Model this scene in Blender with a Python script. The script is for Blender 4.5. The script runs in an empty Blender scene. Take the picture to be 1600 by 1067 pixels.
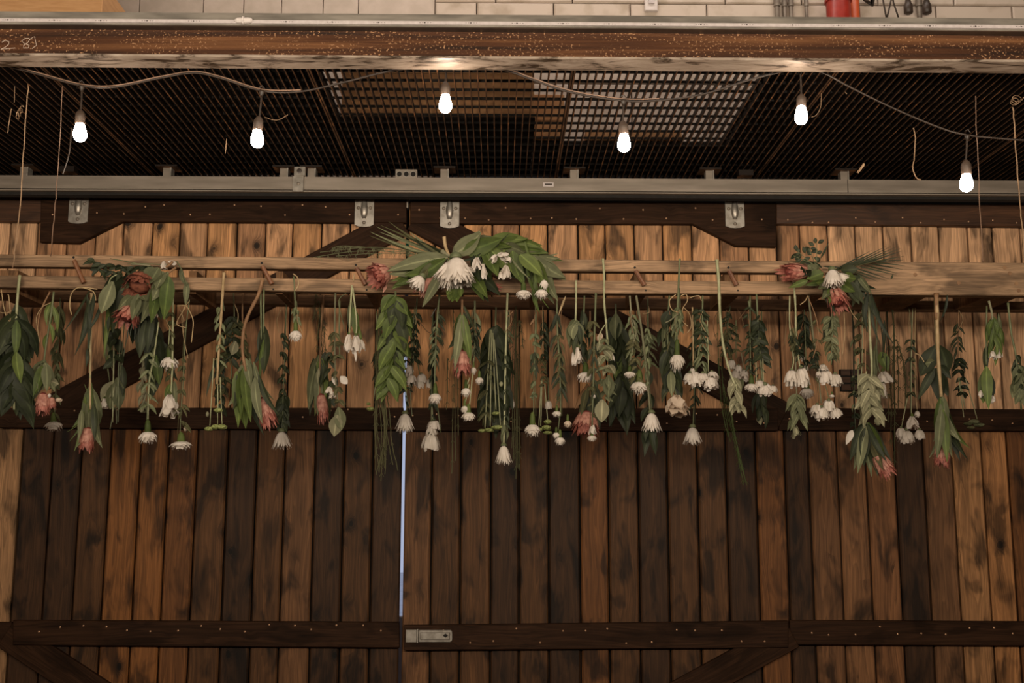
import bpy, math, random
from mathutils import Vector, Matrix, noise
R = random.Random(7)
sc = bpy.context.scene
COL = sc.collection
# ---------------------------------------------------------------- camera
F = 1700.0
CAM = Vector((0, 0, 1.6))
TH, YAW, ROLL = math.radians(8.9), math.radians(0.6), math.radians(0.12)
ROT = Matrix.Rotation(-YAW, 3, 'Z') @ Matrix.Rotation(math.pi/2 + TH, 3, 'X') @ Matrix.Rotation(ROLL, 3, 'Z')
cd = bpy.data.cameras.new('camera'); cam = bpy.data.objects.new('camera', cd); COL.objects.link(cam)
cd.lens = F * 36 / 1600; cd.sensor_width = 36; cd.clip_start = 0.05; cd.clip_end = 200
cam.matrix_world = Matrix.Translation(CAM) @ ROT.to_4x4()
sc.camera = cam
# ---------------------------------------------------------------- light
sc.view_settings.view_transform = 'Standard'; sc.view_settings.look = 'None'
sc.view_settings.gamma = 1; sc.view_settings.use_curve_mapping = False
sc.view_settings.exposure = -0.12
w = bpy.data.worlds.new('world'); sc.world = w; w.use_nodes = True
w.node_tree.nodes['Background'].inputs[0].default_value = (0.50, 0.56, 0.76, 1)
w.node_tree.nodes['Background'].inputs[1].default_value = 0.85
def area(name, loc, rot, sx, sy, power, col):
    l = bpy.data.lights.new(name, 'AREA'); l.shape = 'RECTANGLE'; l.size = sx; l.size_y = sy
    l.energy = power; l.color = col
    o = bpy.data.objects.new(name, l); COL.objects.link(o); o.location = loc; o.rotation_euler = rot; return o
area('added_rear_fill', (0, -3.0, 3.0), (math.radians(90), 0, 0), 6.5, 1.8, 28, (1, .87, .72))  # unseen fill lamp added behind the camera, the rear wall has no window
area('added_front_fill', (0, .9, 2.45), (math.radians(97), 0, 0), 6.0, .3, 158, (1, .84, .65))  # unseen area lamp added just out of frame to brighten the doors
area('added_upper_fill', (0, 2.0, 3.0), (math.radians(70), 0, 0), 6.0, .3, 9, (1, .84, .66))  # weak unseen area lamp added above the frame, tilted down at the doors
area('mezzanine_light', (0.6, 4.2, 5.1), (math.radians(8), 0, 0), 3.5, .4, 34, (1, .86, .76))
BULB_STRENGTH = 110
# ---------------------------------------------------------------- helpers
def W(px, py, Y):
    d = ROT @ Vector(((px-800)/F, -(py-533.5)/F, -1))
    return CAM + d * (Y / d.y)
def lerp(a, b, t): return a + (b-a)*t
class MB:
    def __init__(s): s.v = []; s.f = []; s.rib = {}
    def add(s, vs, fs):
        n = len(s.v); s.v += [tuple(v) for v in vs]; s.f += [tuple(i+n for i in f) for f in fs]; return s
    def box(s, a, b):
        (x0,y0,z0),(x1,y1,z1) = a, b
        x0,x1 = min(x0,x1),max(x0,x1); y0,y1=min(y0,y1),max(y0,y1); z0,z1=min(z0,z1),max(z0,z1)
        return s.add([(x0,y0,z0),(x1,y0,z0),(x1,y1,z0),(x0,y1,z0),(x0,y0,z1),(x1,y0,z1),(x1,y1,z1),(x0,y1,z1)],
              [(0,3,2,1),(4,5,6,7),(0,1,5,4),(1,2,6,5),(2,3,7,6),(3,0,4,7)])
    def prism(s, pts, y0, y1, ch=0.0):
        """polygon of (x,z) points given counter-clockwise seen from -y, front at y0, chamfer ch on the front edge"""
        n = len(pts); c = Vector((sum(p[0] for p in pts)/n, sum(p[1] for p in pts)/n))
        if ch:
            ins = []
            for i in range(n):
                p = Vector(pts[i]); a = (p-Vector(pts[i-1])).normalized(); b = (Vector(pts[(i+1)%n])-p).normalized()
                na = Vector((-a.y, a.x)); nb = Vector((-b.y, b.x)); m = (na+nb)
                m = m / max(0.3, m.dot(na)) ; ins.append(p + m*ch)
            vs = [(p.x, y0, p.y) for p in ins] + [(p[0], y0+ch, p[1]) for p in pts] + [(p[0], y1, p[1]) for p in pts]
            fs = [tuple(range(n)), tuple(range(3*n-1, 2*n-1, -1))]
            for i in range(n):
                j = (i+1)%n; fs += [(i, i+n, j+n, j), (i+n, i+2*n, j+2*n, j+n)]
        else:
            vs = [(p[0], y0, p[1]) for p in pts] + [(p[0], y1, p[1]) for p in pts]
            fs = [tuple(range(n)), tuple(range(2*n-1, n-1, -1))]
            for i in range(n):
                j = (i+1)%n; fs.append((i, i+n, j+n, j))
        return s.add(vs, fs)
    def tube(s, pts, r, k=5, cap=True):
        pts = [Vector(p) for p in pts]; n = len(pts)
        rr = r if isinstance(r, (list, tuple)) else [r]*n
        vs = []; prev = None
        for i, p in enumerate(pts):
            d = (pts[min(i+1, n-1)] - pts[max(i-1, 0)])
            d = d.normalized() if d.length > 1e-9 else Vector((0,0,1))
            u = (prev - d*prev.dot(d)) if prev is not None else d.cross(Vector((0.31,0.95,0.1)))
            if u.length < 1e-6: u = d.cross(Vector((1,0,0)))
            u.normalize(); prev = u; q = d.cross(u)
            for j in range(k):
                a = 2*math.pi*j/k; vs.append(p + (u*math.cos(a) + q*math.sin(a))*rr[i])
        fs = [(i*k+j, i*k+(j+1)%k, (i+1)*k+(j+1)%k, (i+1)*k+j) for i in range(n-1) for j in range(k)]
        if cap: fs += [tuple(range(k-1, -1, -1)), tuple((n-1)*k+j for j in range(k))]
        return s.add(vs, fs)
    def lathe(s, c, prof, k=12, ax=Vector((0,0,1)), wob=None):
        """prof: (radius, distance along ax)"""
        ax = Vector(ax).normalized(); u = ax.cross(Vector((0,1,0.01)))
        if u.length < 1e-4: u = ax.cross(Vector((1,0,0)))
        u.normalize(); q = ax.cross(u); vs = []
        for i, (r, h) in enumerate(prof):
            for j in range(k):
                a = 2*math.pi*j/k; m = wob(i, j) if wob else 1
                vs.append(Vector(c) + ax*h + (u*math.cos(a)+q*math.sin(a))*r*m)
        n = len(prof)
        fs = [(i*k+j, i*k+(j+1)%k, (i+1)*k+(j+1)%k, (i+1)*k+j) for i in range(n-1) for j in range(k)]
        fs += [tuple(range(k-1,-1,-1)), tuple((n-1)*k+j for j in range(k))]
        return s.add(vs, fs)
    def strip(s, cs, ws, side, fold=0.0, nrm=None):
        """leaf or petal: centre points, half widths, side vector; fold lifts the edges along nrm"""
        side = Vector(side).normalized(); vs = []
        for i, (c, w_) in enumerate(zip(cs, ws)):
            lift = (nrm * (w_*fold)) if nrm is not None else Vector((0,0,0))
            vs += [Vector(c)-side*w_+lift, Vector(c), Vector(c)+side*w_+lift]; s.rib[len(s.v)+3*i+1] = 1.0
        fs = []
        for i in range(len(cs)-1):
            a = 3*i; fs += [(a, a+1, a+4, a+3), (a+1, a+2, a+5, a+4)]
        return s.add(vs, fs)
    def build(s, name, mat, parent=None, smooth=False, color=None, kind=None, origin=None):
        off = Vector(origin) if origin is not None else (ROOTLOC(parent) if parent else Vector((0,0,0)))
        me = bpy.data.meshes.new(name); me.from_pydata([tuple(Vector(v)-off) for v in s.v], [], s.f)
        me.materials.append(mat)
        if smooth: me.polygons.foreach_set('use_smooth', [True]*len(me.polygons))
        me.update()
        if s.rib:
            at = me.attributes.new('rib', 'FLOAT', 'POINT'); arr = [0.0]*len(s.v)
            for k_ in s.rib: arr[k_] = 1.0
            at.data.foreach_set('value', arr)
        o = bpy.data.objects.new(name, me); COL.objects.link(o)
        if parent:
            o.parent = parent
            if origin is not None: o.location = off - ROOTLOC(parent)
        else: o.location = off
        if color: o.color = (*color, 1)
        if kind: o['kind'] = kind
        return o
def ROOTLOC(o):
    v = Vector((0,0,0))
    while o is not None: v = v + Vector(o.location); o = o.parent
    return v
def thing(name, label, cat, loc, group=None, kind=None):
    o = bpy.data.objects.new(name, None); COL.objects.link(o); o.location = loc; o.empty_display_size = .1
    if label: o['label'] = label
    if cat: o['category'] = cat
    if group: o['group'] = group
    if kind: o['kind'] = kind
    return o
def tag(o, label, cat, group=None, kind=None):
    o['label'] = label; o['category'] = cat
    if group: o['group'] = group
    if kind: o['kind'] = kind
    return o
def centred(mb, name, mat, **kw):
    """a top-level mesh whose origin sits at its own base"""
    xs = [v[0] for v in mb.v]; ys = [v[1] for v in mb.v]; zs = [v[2] for v in mb.v]
    return mb.build(name, mat, origin=((min(xs)+max(xs))/2, (min(ys)+max(ys))/2, min(zs)), **kw)
# ---------------------------------------------------------------- materials
class NT:
    def __init__(s, name):
        s.m = bpy.data.materials.new(name); s.m.use_nodes = True; s.t = s.m.node_tree; s.b = s.t.nodes['Principled BSDF']
    def n(s, ty, **kw):
        o = s.t.nodes.new(ty)
        for k, v in kw.items(): setattr(o, k, v)
        return o
    def l(s, a, b): s.t.links.new(a, b)
    def val(s, op, a, b=None, clamp=False):
        m = s.n('ShaderNodeMath', operation=op, use_clamp=clamp)
        for i, x in enumerate((a, b)):
            if x is None: continue
            if isinstance(x, (int, float)): m.inputs[i].default_value = x
            else: s.l(x, m.inputs[i])
        return m.outputs[0]
    def ramp(s, fac, stops, ip='LINEAR'):
        r = s.n('ShaderNodeValToRGB'); cr = r.color_ramp; cr.interpolation = ip
        while len(cr.elements) < len(stops): cr.elements.new(1)
        for e, (p, c) in zip(cr.elements, stops):
            e.position = p; e.color = (*(c if isinstance(c, (tuple, list)) else (c, c, c)), 1)
        s.l(fac, r.inputs[0]); return r.outputs[0]
    def mix(s, fac, a, b, mode='MIX'):
        m = s.n('ShaderNodeMix', data_type='RGBA', blend_type=mode)
        if isinstance(fac, (int, float)): m.inputs[0].default_value = fac
        else: s.l(fac, m.inputs[0])
        for i, x in ((6, a), (7, b)):
            if isinstance(x, tuple): m.inputs[i].default_value = (*x, 1)
            else: s.l(x, m.inputs[i])
        return m.outputs[2]
    def coords(s, scale, rand=True):
        tc = s.n('ShaderNodeTexCoord'); v = tc.outputs['Object']
        if rand:
            oi = s.n('ShaderNodeObjectInfo'); ad = s.n('ShaderNodeVectorMath', operation='ADD')
            cb = s.n('ShaderNodeCombineXYZ')
            s.l(s.val('MULTIPLY', oi.outputs['Random'], 31.7), cb.inputs[0]); s.l(s.val('MULTIPLY', oi.outputs['Random'], 77.3), cb.inputs[2])
            s.l(v, ad.inputs[0]); s.l(cb.outputs[0], ad.inputs[1]); v = ad.outputs[0]
        return s.scale(v, scale)
    def scale(s, v, scale):
        mp = s.n('ShaderNodeMapping'); mp.inputs['Scale'].default_value = scale; s.l(v, mp.inputs[0]); return mp.outputs[0]
    def noise(s, v, scale, detail=2, dist=0.0, rough=.5):
        n = s.n('ShaderNodeTexNoise'); n.inputs['Scale'].default_value = scale; n.inputs['Detail'].default_value = detail
        n.inputs['Distortion'].default_value = dist; n.inputs['Roughness'].default_value = rough
        s.l(v, n.inputs['Vector']); return n.outputs['Fac']
    def thin(s, fac, col):
        t = s.n('ShaderNodeBsdfTranslucent'); s.l(col, t.inputs[0]); mx = s.n('ShaderNodeMixShader'); mx.inputs[0].default_value = fac
        s.l(s.b.outputs[0], mx.inputs[1]); s.l(t.outputs[0], mx.inputs[2]); s.l(mx.outputs[0], s.t.nodes['Material Output'].inputs[0])
    def bump(s, h, strength, dist=.002):
        b = s.n('ShaderNodeBump'); b.inputs['Strength'].default_value = strength; b.inputs['Distance'].default_value = dist
        s.l(h, b.inputs['Height']); s.l(b.outputs[0], s.b.inputs['Normal'])
    def set(s, rough=.6, metal=0, spec=None):
        s.b.inputs['Roughness'].default_value = rough; s.b.inputs['Metallic'].default_value = metal
        if spec is not None: s.b.inputs['Specular IOR Level'].default_value = spec
def wood(name, axis='z', base=None, knots=1.0, rough=.62, contrast=1.0, smudge=1.0, spec=.2):
    m = NT(name); c0 = m.coords((1, 1, 1))
    S = (lambda a, b: (a, a, b)) if axis == 'z' else (lambda a, b: (b, a, a))
    # soft warp of the grain
    wp = m.n('ShaderNodeTexNoise'); wp.inputs['Scale'].default_value = 1; wp.inputs['Detail'].default_value = 1
    m.l(m.scale(c0, S(7, 2.0)), wp.inputs['Vector'])
    ws = m.n('ShaderNodeVectorMath', operation='SCALE'); m.l(wp.outputs['Color'], ws.inputs[0]); ws.inputs['Scale'].default_value = .06
    av0_ = m.n('ShaderNodeVectorMath', operation='ADD'); m.l(c0, av0_.inputs[0]); m.l(ws.outputs[0], av0_.inputs[1]); av0 = av0_.outputs[0]
    # knots: voronoi cells stretched along the board
    vk = m.n('ShaderNodeTexVoronoi', voronoi_dimensions='3D'); vk.inputs['Scale'].default_value = 1
    m.l(m.scale(av0, S(10.5, 8)), vk.inputs['Vector'])
    pick = m.ramp(m.val('MULTIPLY', vk.outputs['Color'], 1.0), [(0.47, 0), (.50, 1)])
    near = m.ramp(vk.outputs['Distance'], [(0.0, 1), (.42, 0)], 'EASE')
    kn = m.val('MULTIPLY', near, pick)
    av = m.n('ShaderNodeVectorMath', operation='ADD'); m.l(c0, av.inputs[0]); m.l(ws.outputs[0], av.inputs[1])
    kc = m.n('ShaderNodeCombineXYZ'); kb = m.val('MULTIPLY', kn, .03)
    m.l(kb, kc.inputs[0 if axis == 'z' else 2])
    av2 = m.n('ShaderNodeVectorMath', operation='ADD'); m.l(av.outputs[0], av2.inputs[0]); m.l(kc.outputs[0], av2.inputs[1])
    gv = av2.outputs[0]
    rings = m.noise(m.scale(gv, S(26, 1.1)), 1, 1.5)
    rr = m.val('FRACT', m.val('MULTIPLY', rings, 7))
    rr = m.ramp(rr, [(0, .78), (.5, .98), (.85, 1.16), (.97, .70), (1, .78)])
    fine = m.ramp(m.noise(m.scale(gv, S(170, 4)), 1, 3, rough=.65), [(.3, .70), (.7, 1.22)])
    streak = m.ramp(m.noise(m.scale(gv, S(30, .9)), 1, 2), [(.3, .74), (.60, 1.08), (.70, 1.15), (.76, 1.65)])
    sm = m.ramp(m.noise(m.scale(c0, S(11, 4.2)), 1, 3, .6), [(.36, 1-.70*smudge), (.48, 1.0), (.66, 1.08), (.8, 1.22)])
    core = m.ramp(vk.outputs['Distance'], [(.05, .04), (.13, .10), (.16, .50), (.19, .34), (.24, .62), (.50, 1)])
    core = m.mix(m.val('MULTIPLY', pick, knots), (1,1,1), core)
    if base is None:
        oi = m.n('ShaderNodeObjectInfo'); col = oi.outputs['Color']
    else:
        rgb = m.n('ShaderNodeRGB'); rgb.outputs[0].default_value = (*base, 1); col = rgb.outputs[0]
    for f, k in ((rr, contrast), (fine, contrast), (streak, contrast), (sm, 1), (core, 1)):
        col = m.mix(min(1, k), col, f, 'MULTIPLY')
    m.l(col, m.b.inputs['Base Color']); m.set(rough, spec=spec)
    m.bump(fine, .35, .0015); return m.m
def leafmat(name, col, col2, rough=.42, sub=.0):
    m = NT(name); c = m.coords((1,1,1)); oi = m.n('ShaderNodeObjectInfo')
    f = m.noise(c, 28, 2); f = m.val('ADD', m.val('MULTIPLY', f, .6), m.val('MULTIPLY', oi.outputs['Random'], .45))
    cc = m.ramp(f, [(.2, col), (.85, col2)])
    at = m.n('ShaderNodeAttribute', attribute_name='rib'); rb = m.ramp(at.outputs['Fac'], [(.0, .92), (.25, 1.04), (.45, .90), (.70, 1.0), (.84, 1.0), (.93, 1.75)])
    cc = m.mix(1.0, cc, rb, 'MULTIPLY'); m.l(cc, m.b.inputs['Base Color']); m.set(rough+.08, spec=.22); m.thin(.22, cc)
    m.bump(m.noise(c, 160, 2), .25, .001); return m.m
def plain(name, col, col2=None, rough=.6, metal=0, scale=30, bump=0.0, spec=None, stretch=(1,1,1), lo=.35, hi=.65, detail=3, thin=0):
    m = NT(name); c = m.coords(stretch); n = m.noise(c, scale, detail)
    cc = m.ramp(n, [(lo, col), (hi, col2 or col)]); m.l(cc, m.b.inputs['Base Color']); m.set(rough, metal, spec)
    if thin: m.thin(thin, cc)
    if bump: m.bump(n, bump, .003)
    return m.m
M = {}
M['plank'] = wood('stained_plank', 'z')
M['dark_h'] = wood('dark_stained_board', 'x', (.030, .0140, .0072), knots=.5, rough=.62, smudge=.6, spec=.07)
M['dark_d'] = wood('dark_stained_brace', 'x', (.029, .0135, .0068), knots=.3, rough=.62, smudge=.5, spec=.07)
M['side_h'] = wood('brown_stained_board', 'x', (.060, .026, .012), knots=.6, rough=.5, smudge=.5, spec=.3)
M['lad'] = wood('weathered_timber', 'x', (.27, .172, .102), knots=.45, rough=.7, smudge=.7)
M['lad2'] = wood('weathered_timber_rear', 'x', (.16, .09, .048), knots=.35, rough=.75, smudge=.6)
M['ladd'] = wood('old_cross_timber', 'z', (.20, .105, .05), knots=.2, rough=.75, smudge=.5)
M['peg'] = plain('reddish_peg', (.10, .035, .015), (.17, .07, .03), .5)
M['black'] = plain('black_void', (.006, .005, .004), (.012, .009, .007), .9)
M['galv'] = plain('galvanised_steel', (.19, .16, .13), (.28, .24, .20), .5, .45, 9, stretch=(.4, 1, 3), spec=.5)
M['plate'] = plain('zinc_plate', (.27, .245, .21), (.40, .37, .33), .38, .7, 40, .15)
M['steel'] = plain('grey_angle_steel', (.17, .155, .135), (.34, .31, .27), .45, .5, 6, stretch=(1, 2, 5))
M['strip'] = plain('white_light_strip', (.48, .43, .43), (.56, .51, .51), .4, scale=60)
M['plastic'] = plain('white_plastic', (.6, .55, .53), (.7, .64, .62), .4)
# rust with speckles
m = NT('rusty_web'); c = m.coords((1, 1, 1), False)
st = m.ramp(m.noise(m.scale(c, (.8, 4, 30)), 1, 4, .4, .6), [(.34, (.022, .010, .006)), (.52, (.085, .032, .013)), (.70, (.24, .105, .042))])
vor = m.noise(m.scale(c, (120, 120, 150)), 1, 1)
sp = m.val('MULTIPLY', m.ramp(vor, [(.60, 0), (.68, 1)]), m.ramp(m.noise(m.scale(c, (5, 5, 22)), 1, 2), [(.40, 0), (.52, 1)]))
st = m.mix(sp, st, (.46, .25, .13)); m.l(st, m.b.inputs['Base Color']); m.set(.42, .35)
m.bump(m.noise(c, 140, 2), .3, .002); M['rust'] = m.m
m = NT('mottled_flange'); c = m.coords((1, 1, 1), False)
st = m.ramp(m.noise(m.scale(c, (7, 22, 22)), 1, 5, .8, .65), [(.40, (.05, .032, .02)), (.50, (.34, .27, .215)), (.7, (.50, .42, .35))])
m.l(st, m.b.inputs['Base Color']); m.set(.42, .25); m.bump(m.noise(c, 60, 3), .3, .002); M['flange'] = m.m
m = NT('grate_steel_painted_light'); c = m.coords((1, 1, 1))
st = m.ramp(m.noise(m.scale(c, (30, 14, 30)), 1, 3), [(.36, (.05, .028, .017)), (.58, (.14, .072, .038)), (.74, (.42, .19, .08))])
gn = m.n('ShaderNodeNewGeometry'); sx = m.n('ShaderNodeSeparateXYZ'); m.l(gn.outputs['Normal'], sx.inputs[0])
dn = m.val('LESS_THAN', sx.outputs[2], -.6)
st = m.mix(dn, (.012, .008, .006), st); m.l(st, m.b.inputs['Base Color']); m.set(.55, .1, .2); M['grate'] = m.m  # bulb light painted in: faces turned down get bright rust, sides stay dark
M['mat'] = plain('shade_sheet_black', (.006, .0045, .0035), (.010, .008, .006), .8, scale=50, bump=.4)  # near-black for the sheets that stand in for shade above the gratings
M['card'] = plain('cardboard', (.50, .27, .12), (.58, .33, .155), .85, scale=14, stretch=(1, 1, 6))
M['cream'] = plain('cream_paint', (.47, .40, .34), (.54, .46, .40), .6, scale=16, bump=.25)
M['creamb'] = plain('cream_block_paint', (.40, .33, .26), (.53, .45, .38), .65, scale=9, bump=.5, lo=.3, hi=.5)
M['plaster'] = plain('hall_plaster', (.20, .13, .09), (.25, .17, .12), .85, scale=3)
M['floor'] = plain('hall_floor', (.06, .04, .03), (.09, .06, .045), .6, scale=3)
M['outside'] = plain('pale_concrete', (.5, .5, .52), (.58, .58, .6), .9, scale=3)
M['teal'] = plain('teal_paint', (.0, .55, .38), (.0, .60, .42), .5)
M['cord'] = plain('dark_cord', (.028, .019, .014), (.045, .03, .022), .45)
M['socket'] = plain('socket_rubber', (.055, .036, .026), (.09, .062, .046), .55)
m = NT('bulb_glass'); m.b.inputs['Base Color'].default_value = (.9, .88, .86, 1)
m.b.inputs['Emission Color'].default_value = (1, .80, .62, 1); m.b.inputs['Emission Strength'].default_value = BULB_STRENGTH; m.set(.2); M['bulb'] = m.m
M['ldark'] = leafmat('dark_leaf', (.012, .017, .008), (.040, .048, .022))
M['lgreen'] = leafmat('green_leaf', (.038, .060, .014), (.12, .155, .042))
M['lsage'] = leafmat('sage_leaf', (.070, .078, .038), (.165, .172, .095), .55)
M['lpale'] = leafmat('wilted_pale_leaf', (.15, .145, .085), (.30, .285, .185), .7)
M['lolive'] = leafmat('olive_foliage', (.050, .052, .022), (.115, .105, .05), .7)
M['spale'] = plain('pale_green_stem', (.20, .21, .105), (.32, .32, .19), .6)
M['sgreen'] = plain('green_stem', (.07, .085, .035), (.12, .13, .06), .6)
M['sbrown'] = plain('brown_stem', (.14, .070, .030), (.22, .12, .055), .7)
M['stan'] = plain('tan_stem', (.25, .17, .08), (.36, .26, .14), .7)
M['white'] = plain('white_petal', (.66, .60, .53), (.80, .74, .68), .6, thin=.4)
M['creamp'] = plain('cream_petal', (.58, .46, .35), (.72, .60, .48), .6, thin=.4)
M['pink'] = plain('pink_bract', (.20, .050, .036), (.43, .155, .115), .6, scale=70, thin=.15)
M['pinkpale'] = plain('pale_pink_bract', (.30, .115, .085), (.50, .25, .185), .6, scale=70, thin=.15)
M['redc'] = plain('deep_red_centre', (.10, .014, .012), (.22, .04, .028), .7, scale=80)
M['rusty'] = plain('rust_red_centre', (.12, .032, .018), (.25, .085, .048), .7, scale=60)
M['button'] = plain('green_button', (.13, .16, .04), (.30, .33, .12), .7, scale=120, bump=.6)
M['twine'] = plain('twine', (.30, .19, .11), (.42, .28, .17), .8)
M['wire'] = plain('pink_wire', (.20, .12, .08), (.30, .19, .13), .6)
M['red'] = plain('red_enamel', (.28, .02, .012), (.34, .03, .018), .35)
M['orange'] = plain('orange_red_plastic', (.50, .08, .02), (.55, .10, .03), .4)
M['chalk'] = plain('chalk', (.55, .42, .34), (.6, .5, .42), .9)
M['screw'] = plain('screw_head', (.38, .22, .13), (.5, .3, .18), .35, .6)
# ================================================================ the room
DY = 5.0          # front face of the door planks
def st(name, mb, mat, **kw):
    o = centred(mb, name, mat, **kw); o['kind'] = 'structure'; return o
ZT = 3.165         # underside of the grating
st('floor', MB().box((-4.2, -3.2, -.1), (4.2, 5.1, 0)), M['floor'])
st('wall_left', MB().box((-4.2, -3.2, 0), (-4.05, 5.1, 5.6)), M['plaster'])
st('wall_right', MB().box((4.05, -3.2, 0), (4.2, 5.1, 5.6)), M['plaster'])
st('wall_rear', MB().box((-4.2, -3.3, 0), (4.2, -3.2, 5.6)), M['plaster'])
st('ceiling', MB().box((-4.2, -3.2, 5.6), (4.2, 5.4, 5.7)), M['plaster'])
zh = W(800, 306, DY).z
wf = thing('wall_front', None, None, (0, 5.1, 0), kind='structure')
MB().box((-4.2, 5.1, zh-.02), (4.2, 5.2, ZT+.02)).build('lintel_plate', M['black'], wf)
MB().box((-4.2, 5.1, ZT+.02), (4.2, 5.2, 5.6)).build('upper_wall', M['plaster'], wf)
MB().box((-4.2, 5.065, 0), (-2.6, 5.2, zh-.02)).build('side_panel', M['plaster'], wf)
MB().box((2.6, 5.065, 0), (4.2, 5.2, zh-.02)).build('side_panel', M['plaster'], wf)
# upper wall: smooth painted boards on the left, painted blocks on the right
z0 = ZT + .03
xs = [-4.0] + [W(x, 10, 5.08).x for x in (-150, 20, 218, 318, 381, 440, 505, 560, 680)]
for i in range(len(xs)-1):
    MB().prism([(xs[i]+.002, z0), (xs[i+1]-.002, z0), (xs[i+1]-.002, 5.5), (xs[i]+.002, 5.5)], 5.075, 5.1, .002).build('wall_board', M['cream'], wf)
bl = .38; zc = [z0, W(800, 4, 5.06).z - .42, W(800, 4, 5.06).z - .21, W(800, 4, 5.06).z, W(800, 4, 5.06).z + .21, W(800, 4, 5.06).z + .42, W(800, 4, 5.06).z+.63]
for r_ in range(len(zc)-1):
    x = W(680, 10, 5.08).x; k = 0
    while x < 4.0:
        if k == 0: x2 = W(745, 10, 5.08).x if r_ % 2 == 0 else x + .3
        else: x2 = min(x + bl, 4.04)
        a, b = x+.003, x2-.003
        if b - a > .02:
            yy = 5.055 + R.uniform(0, .004)
            MB().prism([(a, zc[r_]+.003), (b, zc[r_]+.003), (b, zc[r_+1]-.003), (a, zc[r_+1]-.003)], yy, 5.1, .006).build('wall_block', M['creamb'], wf)
        x = x2; k += 1
# outside beyond the gap between the doors
g = st('ground', MB().box((-12, 5.2, -.1), (12, 30, -.02)), M['outside'])
o = centred(MB().box((-3, 5.25, 2.78), (3, 6.3, 3.7)), 'canopy', M['black'])
tag(o, 'dark canopy outside, glimpsed through the top of the slit between the doors', 'canopy')
a = W(639, 391, 5.24); b = W(639, 377, 5.24)
o = centred(MB().box((-3, 5.235, a.z), (3, 5.249, b.z)), 'fascia_board', M['teal'])
tag(o, 'teal painted board seen as a small bright patch in the slit between the doors', 'board')
a = W(628, 1044, 7.5); b = W(628, 964, 7.5)
o = centred(MB().box((-3, 7.5, 0), (3, 7.6, b.z)), 'boundary_wall', M['plaster'])
tag(o, 'low brown wall outside, glimpsed through the slit beside the latch', 'wall')
# ---------------------------------------------------------------- doors
lower = {  # left px edge of the plank at y=740 -> linear colour of the lower and the upper half
}
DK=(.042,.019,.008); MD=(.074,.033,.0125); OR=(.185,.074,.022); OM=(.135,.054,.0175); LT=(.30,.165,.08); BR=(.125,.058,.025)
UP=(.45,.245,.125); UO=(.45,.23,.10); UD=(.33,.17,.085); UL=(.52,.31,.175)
def plank(parent, xa, xb, ytop, colL, colU, zmid, zbot=0.04, rec=0.0, yref=740, jitter=True):
    A = W(xa, yref, DY+rec).x; B = W(xb, yref, DY+rec).x
    ztop = W(800, ytop, DY+rec).z
    yy = DY + rec + (R.uniform(0, .004) if jitter else 0)
    g_ = .0036
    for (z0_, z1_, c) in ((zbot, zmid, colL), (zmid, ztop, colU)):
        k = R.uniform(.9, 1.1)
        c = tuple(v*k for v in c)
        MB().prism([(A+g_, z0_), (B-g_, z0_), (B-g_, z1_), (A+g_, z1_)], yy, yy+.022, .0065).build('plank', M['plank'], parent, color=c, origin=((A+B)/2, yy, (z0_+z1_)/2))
def quad(pts, Y, Y1, mat, name, parent, ch=.003, orient=None):
    """board drawn by its corners (px), clockwise in the picture from top left"""
    P = [W(x, y, Y) for x, y in pts]; P = [(p.x, p.z) for p in P][::-1]
    cx = sum(p[0] for p in P)/len(P); cz = sum(p[1] for p in P)/len(P)
    return MB().prism(P, Y, Y1, ch).build(name, mat, parent, origin=(cx, Y, cz))
def diag(p0, p1, wpx, Y, Y1, mat, name, parent):
    """a brace running along the local x axis, rotated"""
    A = W(*p0, Y); B = W(*p1, Y); L = (B-A).length; h = wpx/F*Y/2
    ang = math.atan2(B.z-A.z, B.x-A.x); c = (A+B)/2
    o = MB().prism([(-L/2, -h), (L/2, -h), (L/2, h), (-L/2, h)], 0, Y1-Y, .003).build(name, mat)
    o.parent = parent; o.location = Vector((c.x, Y, c.z)) - ROOTLOC(parent); o.rotation_euler = (0, -ang, 0); return o
def screws(parent, pts, Y):
    mb = MB()
    for x, y in pts:
        p = W(x, y, Y); mb.lathe((p.x, Y, p.z), [(.004, .002), (.0042, -.0005), (.002, -.0015)], 6, (0, 1, 0))
    return mb.build('screw_heads', M['screw'], parent, kind='stuff')
zmid = W(800, 655, DY).z
d1 = thing('door_1', None, None, W(330, 740, DY) * Vector((1,1,0)) if False else Vector((W(330,740,DY).x, DY, 0)), kind='structure')
d2 = thing('door_2', None, None, Vector((W(930,740,DY).x, DY, 0)), kind='structure')
d3 = thing('door_3', None, None, Vector((W(-60,740,DY).x, DY, 0)), kind='structure')
d4 = thing('door_4', None, None, Vector((W(1500,740,DY).x, DY, 0)), kind='structure')
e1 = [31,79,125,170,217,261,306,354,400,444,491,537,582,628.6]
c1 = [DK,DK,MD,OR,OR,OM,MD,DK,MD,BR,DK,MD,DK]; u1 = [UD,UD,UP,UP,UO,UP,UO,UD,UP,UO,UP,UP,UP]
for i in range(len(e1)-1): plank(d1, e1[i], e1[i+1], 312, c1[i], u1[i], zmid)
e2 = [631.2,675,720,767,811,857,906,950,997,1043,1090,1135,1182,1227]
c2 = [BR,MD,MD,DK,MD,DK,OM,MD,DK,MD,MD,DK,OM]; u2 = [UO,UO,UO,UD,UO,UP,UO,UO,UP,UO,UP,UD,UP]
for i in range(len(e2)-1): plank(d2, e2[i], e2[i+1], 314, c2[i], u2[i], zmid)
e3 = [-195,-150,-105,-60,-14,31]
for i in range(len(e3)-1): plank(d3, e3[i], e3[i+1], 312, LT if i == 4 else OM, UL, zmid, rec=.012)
e4 = [1227,1265,1310,1355,1400,1445,1490,1537,1577,1622,1668,1712,1760]
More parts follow.
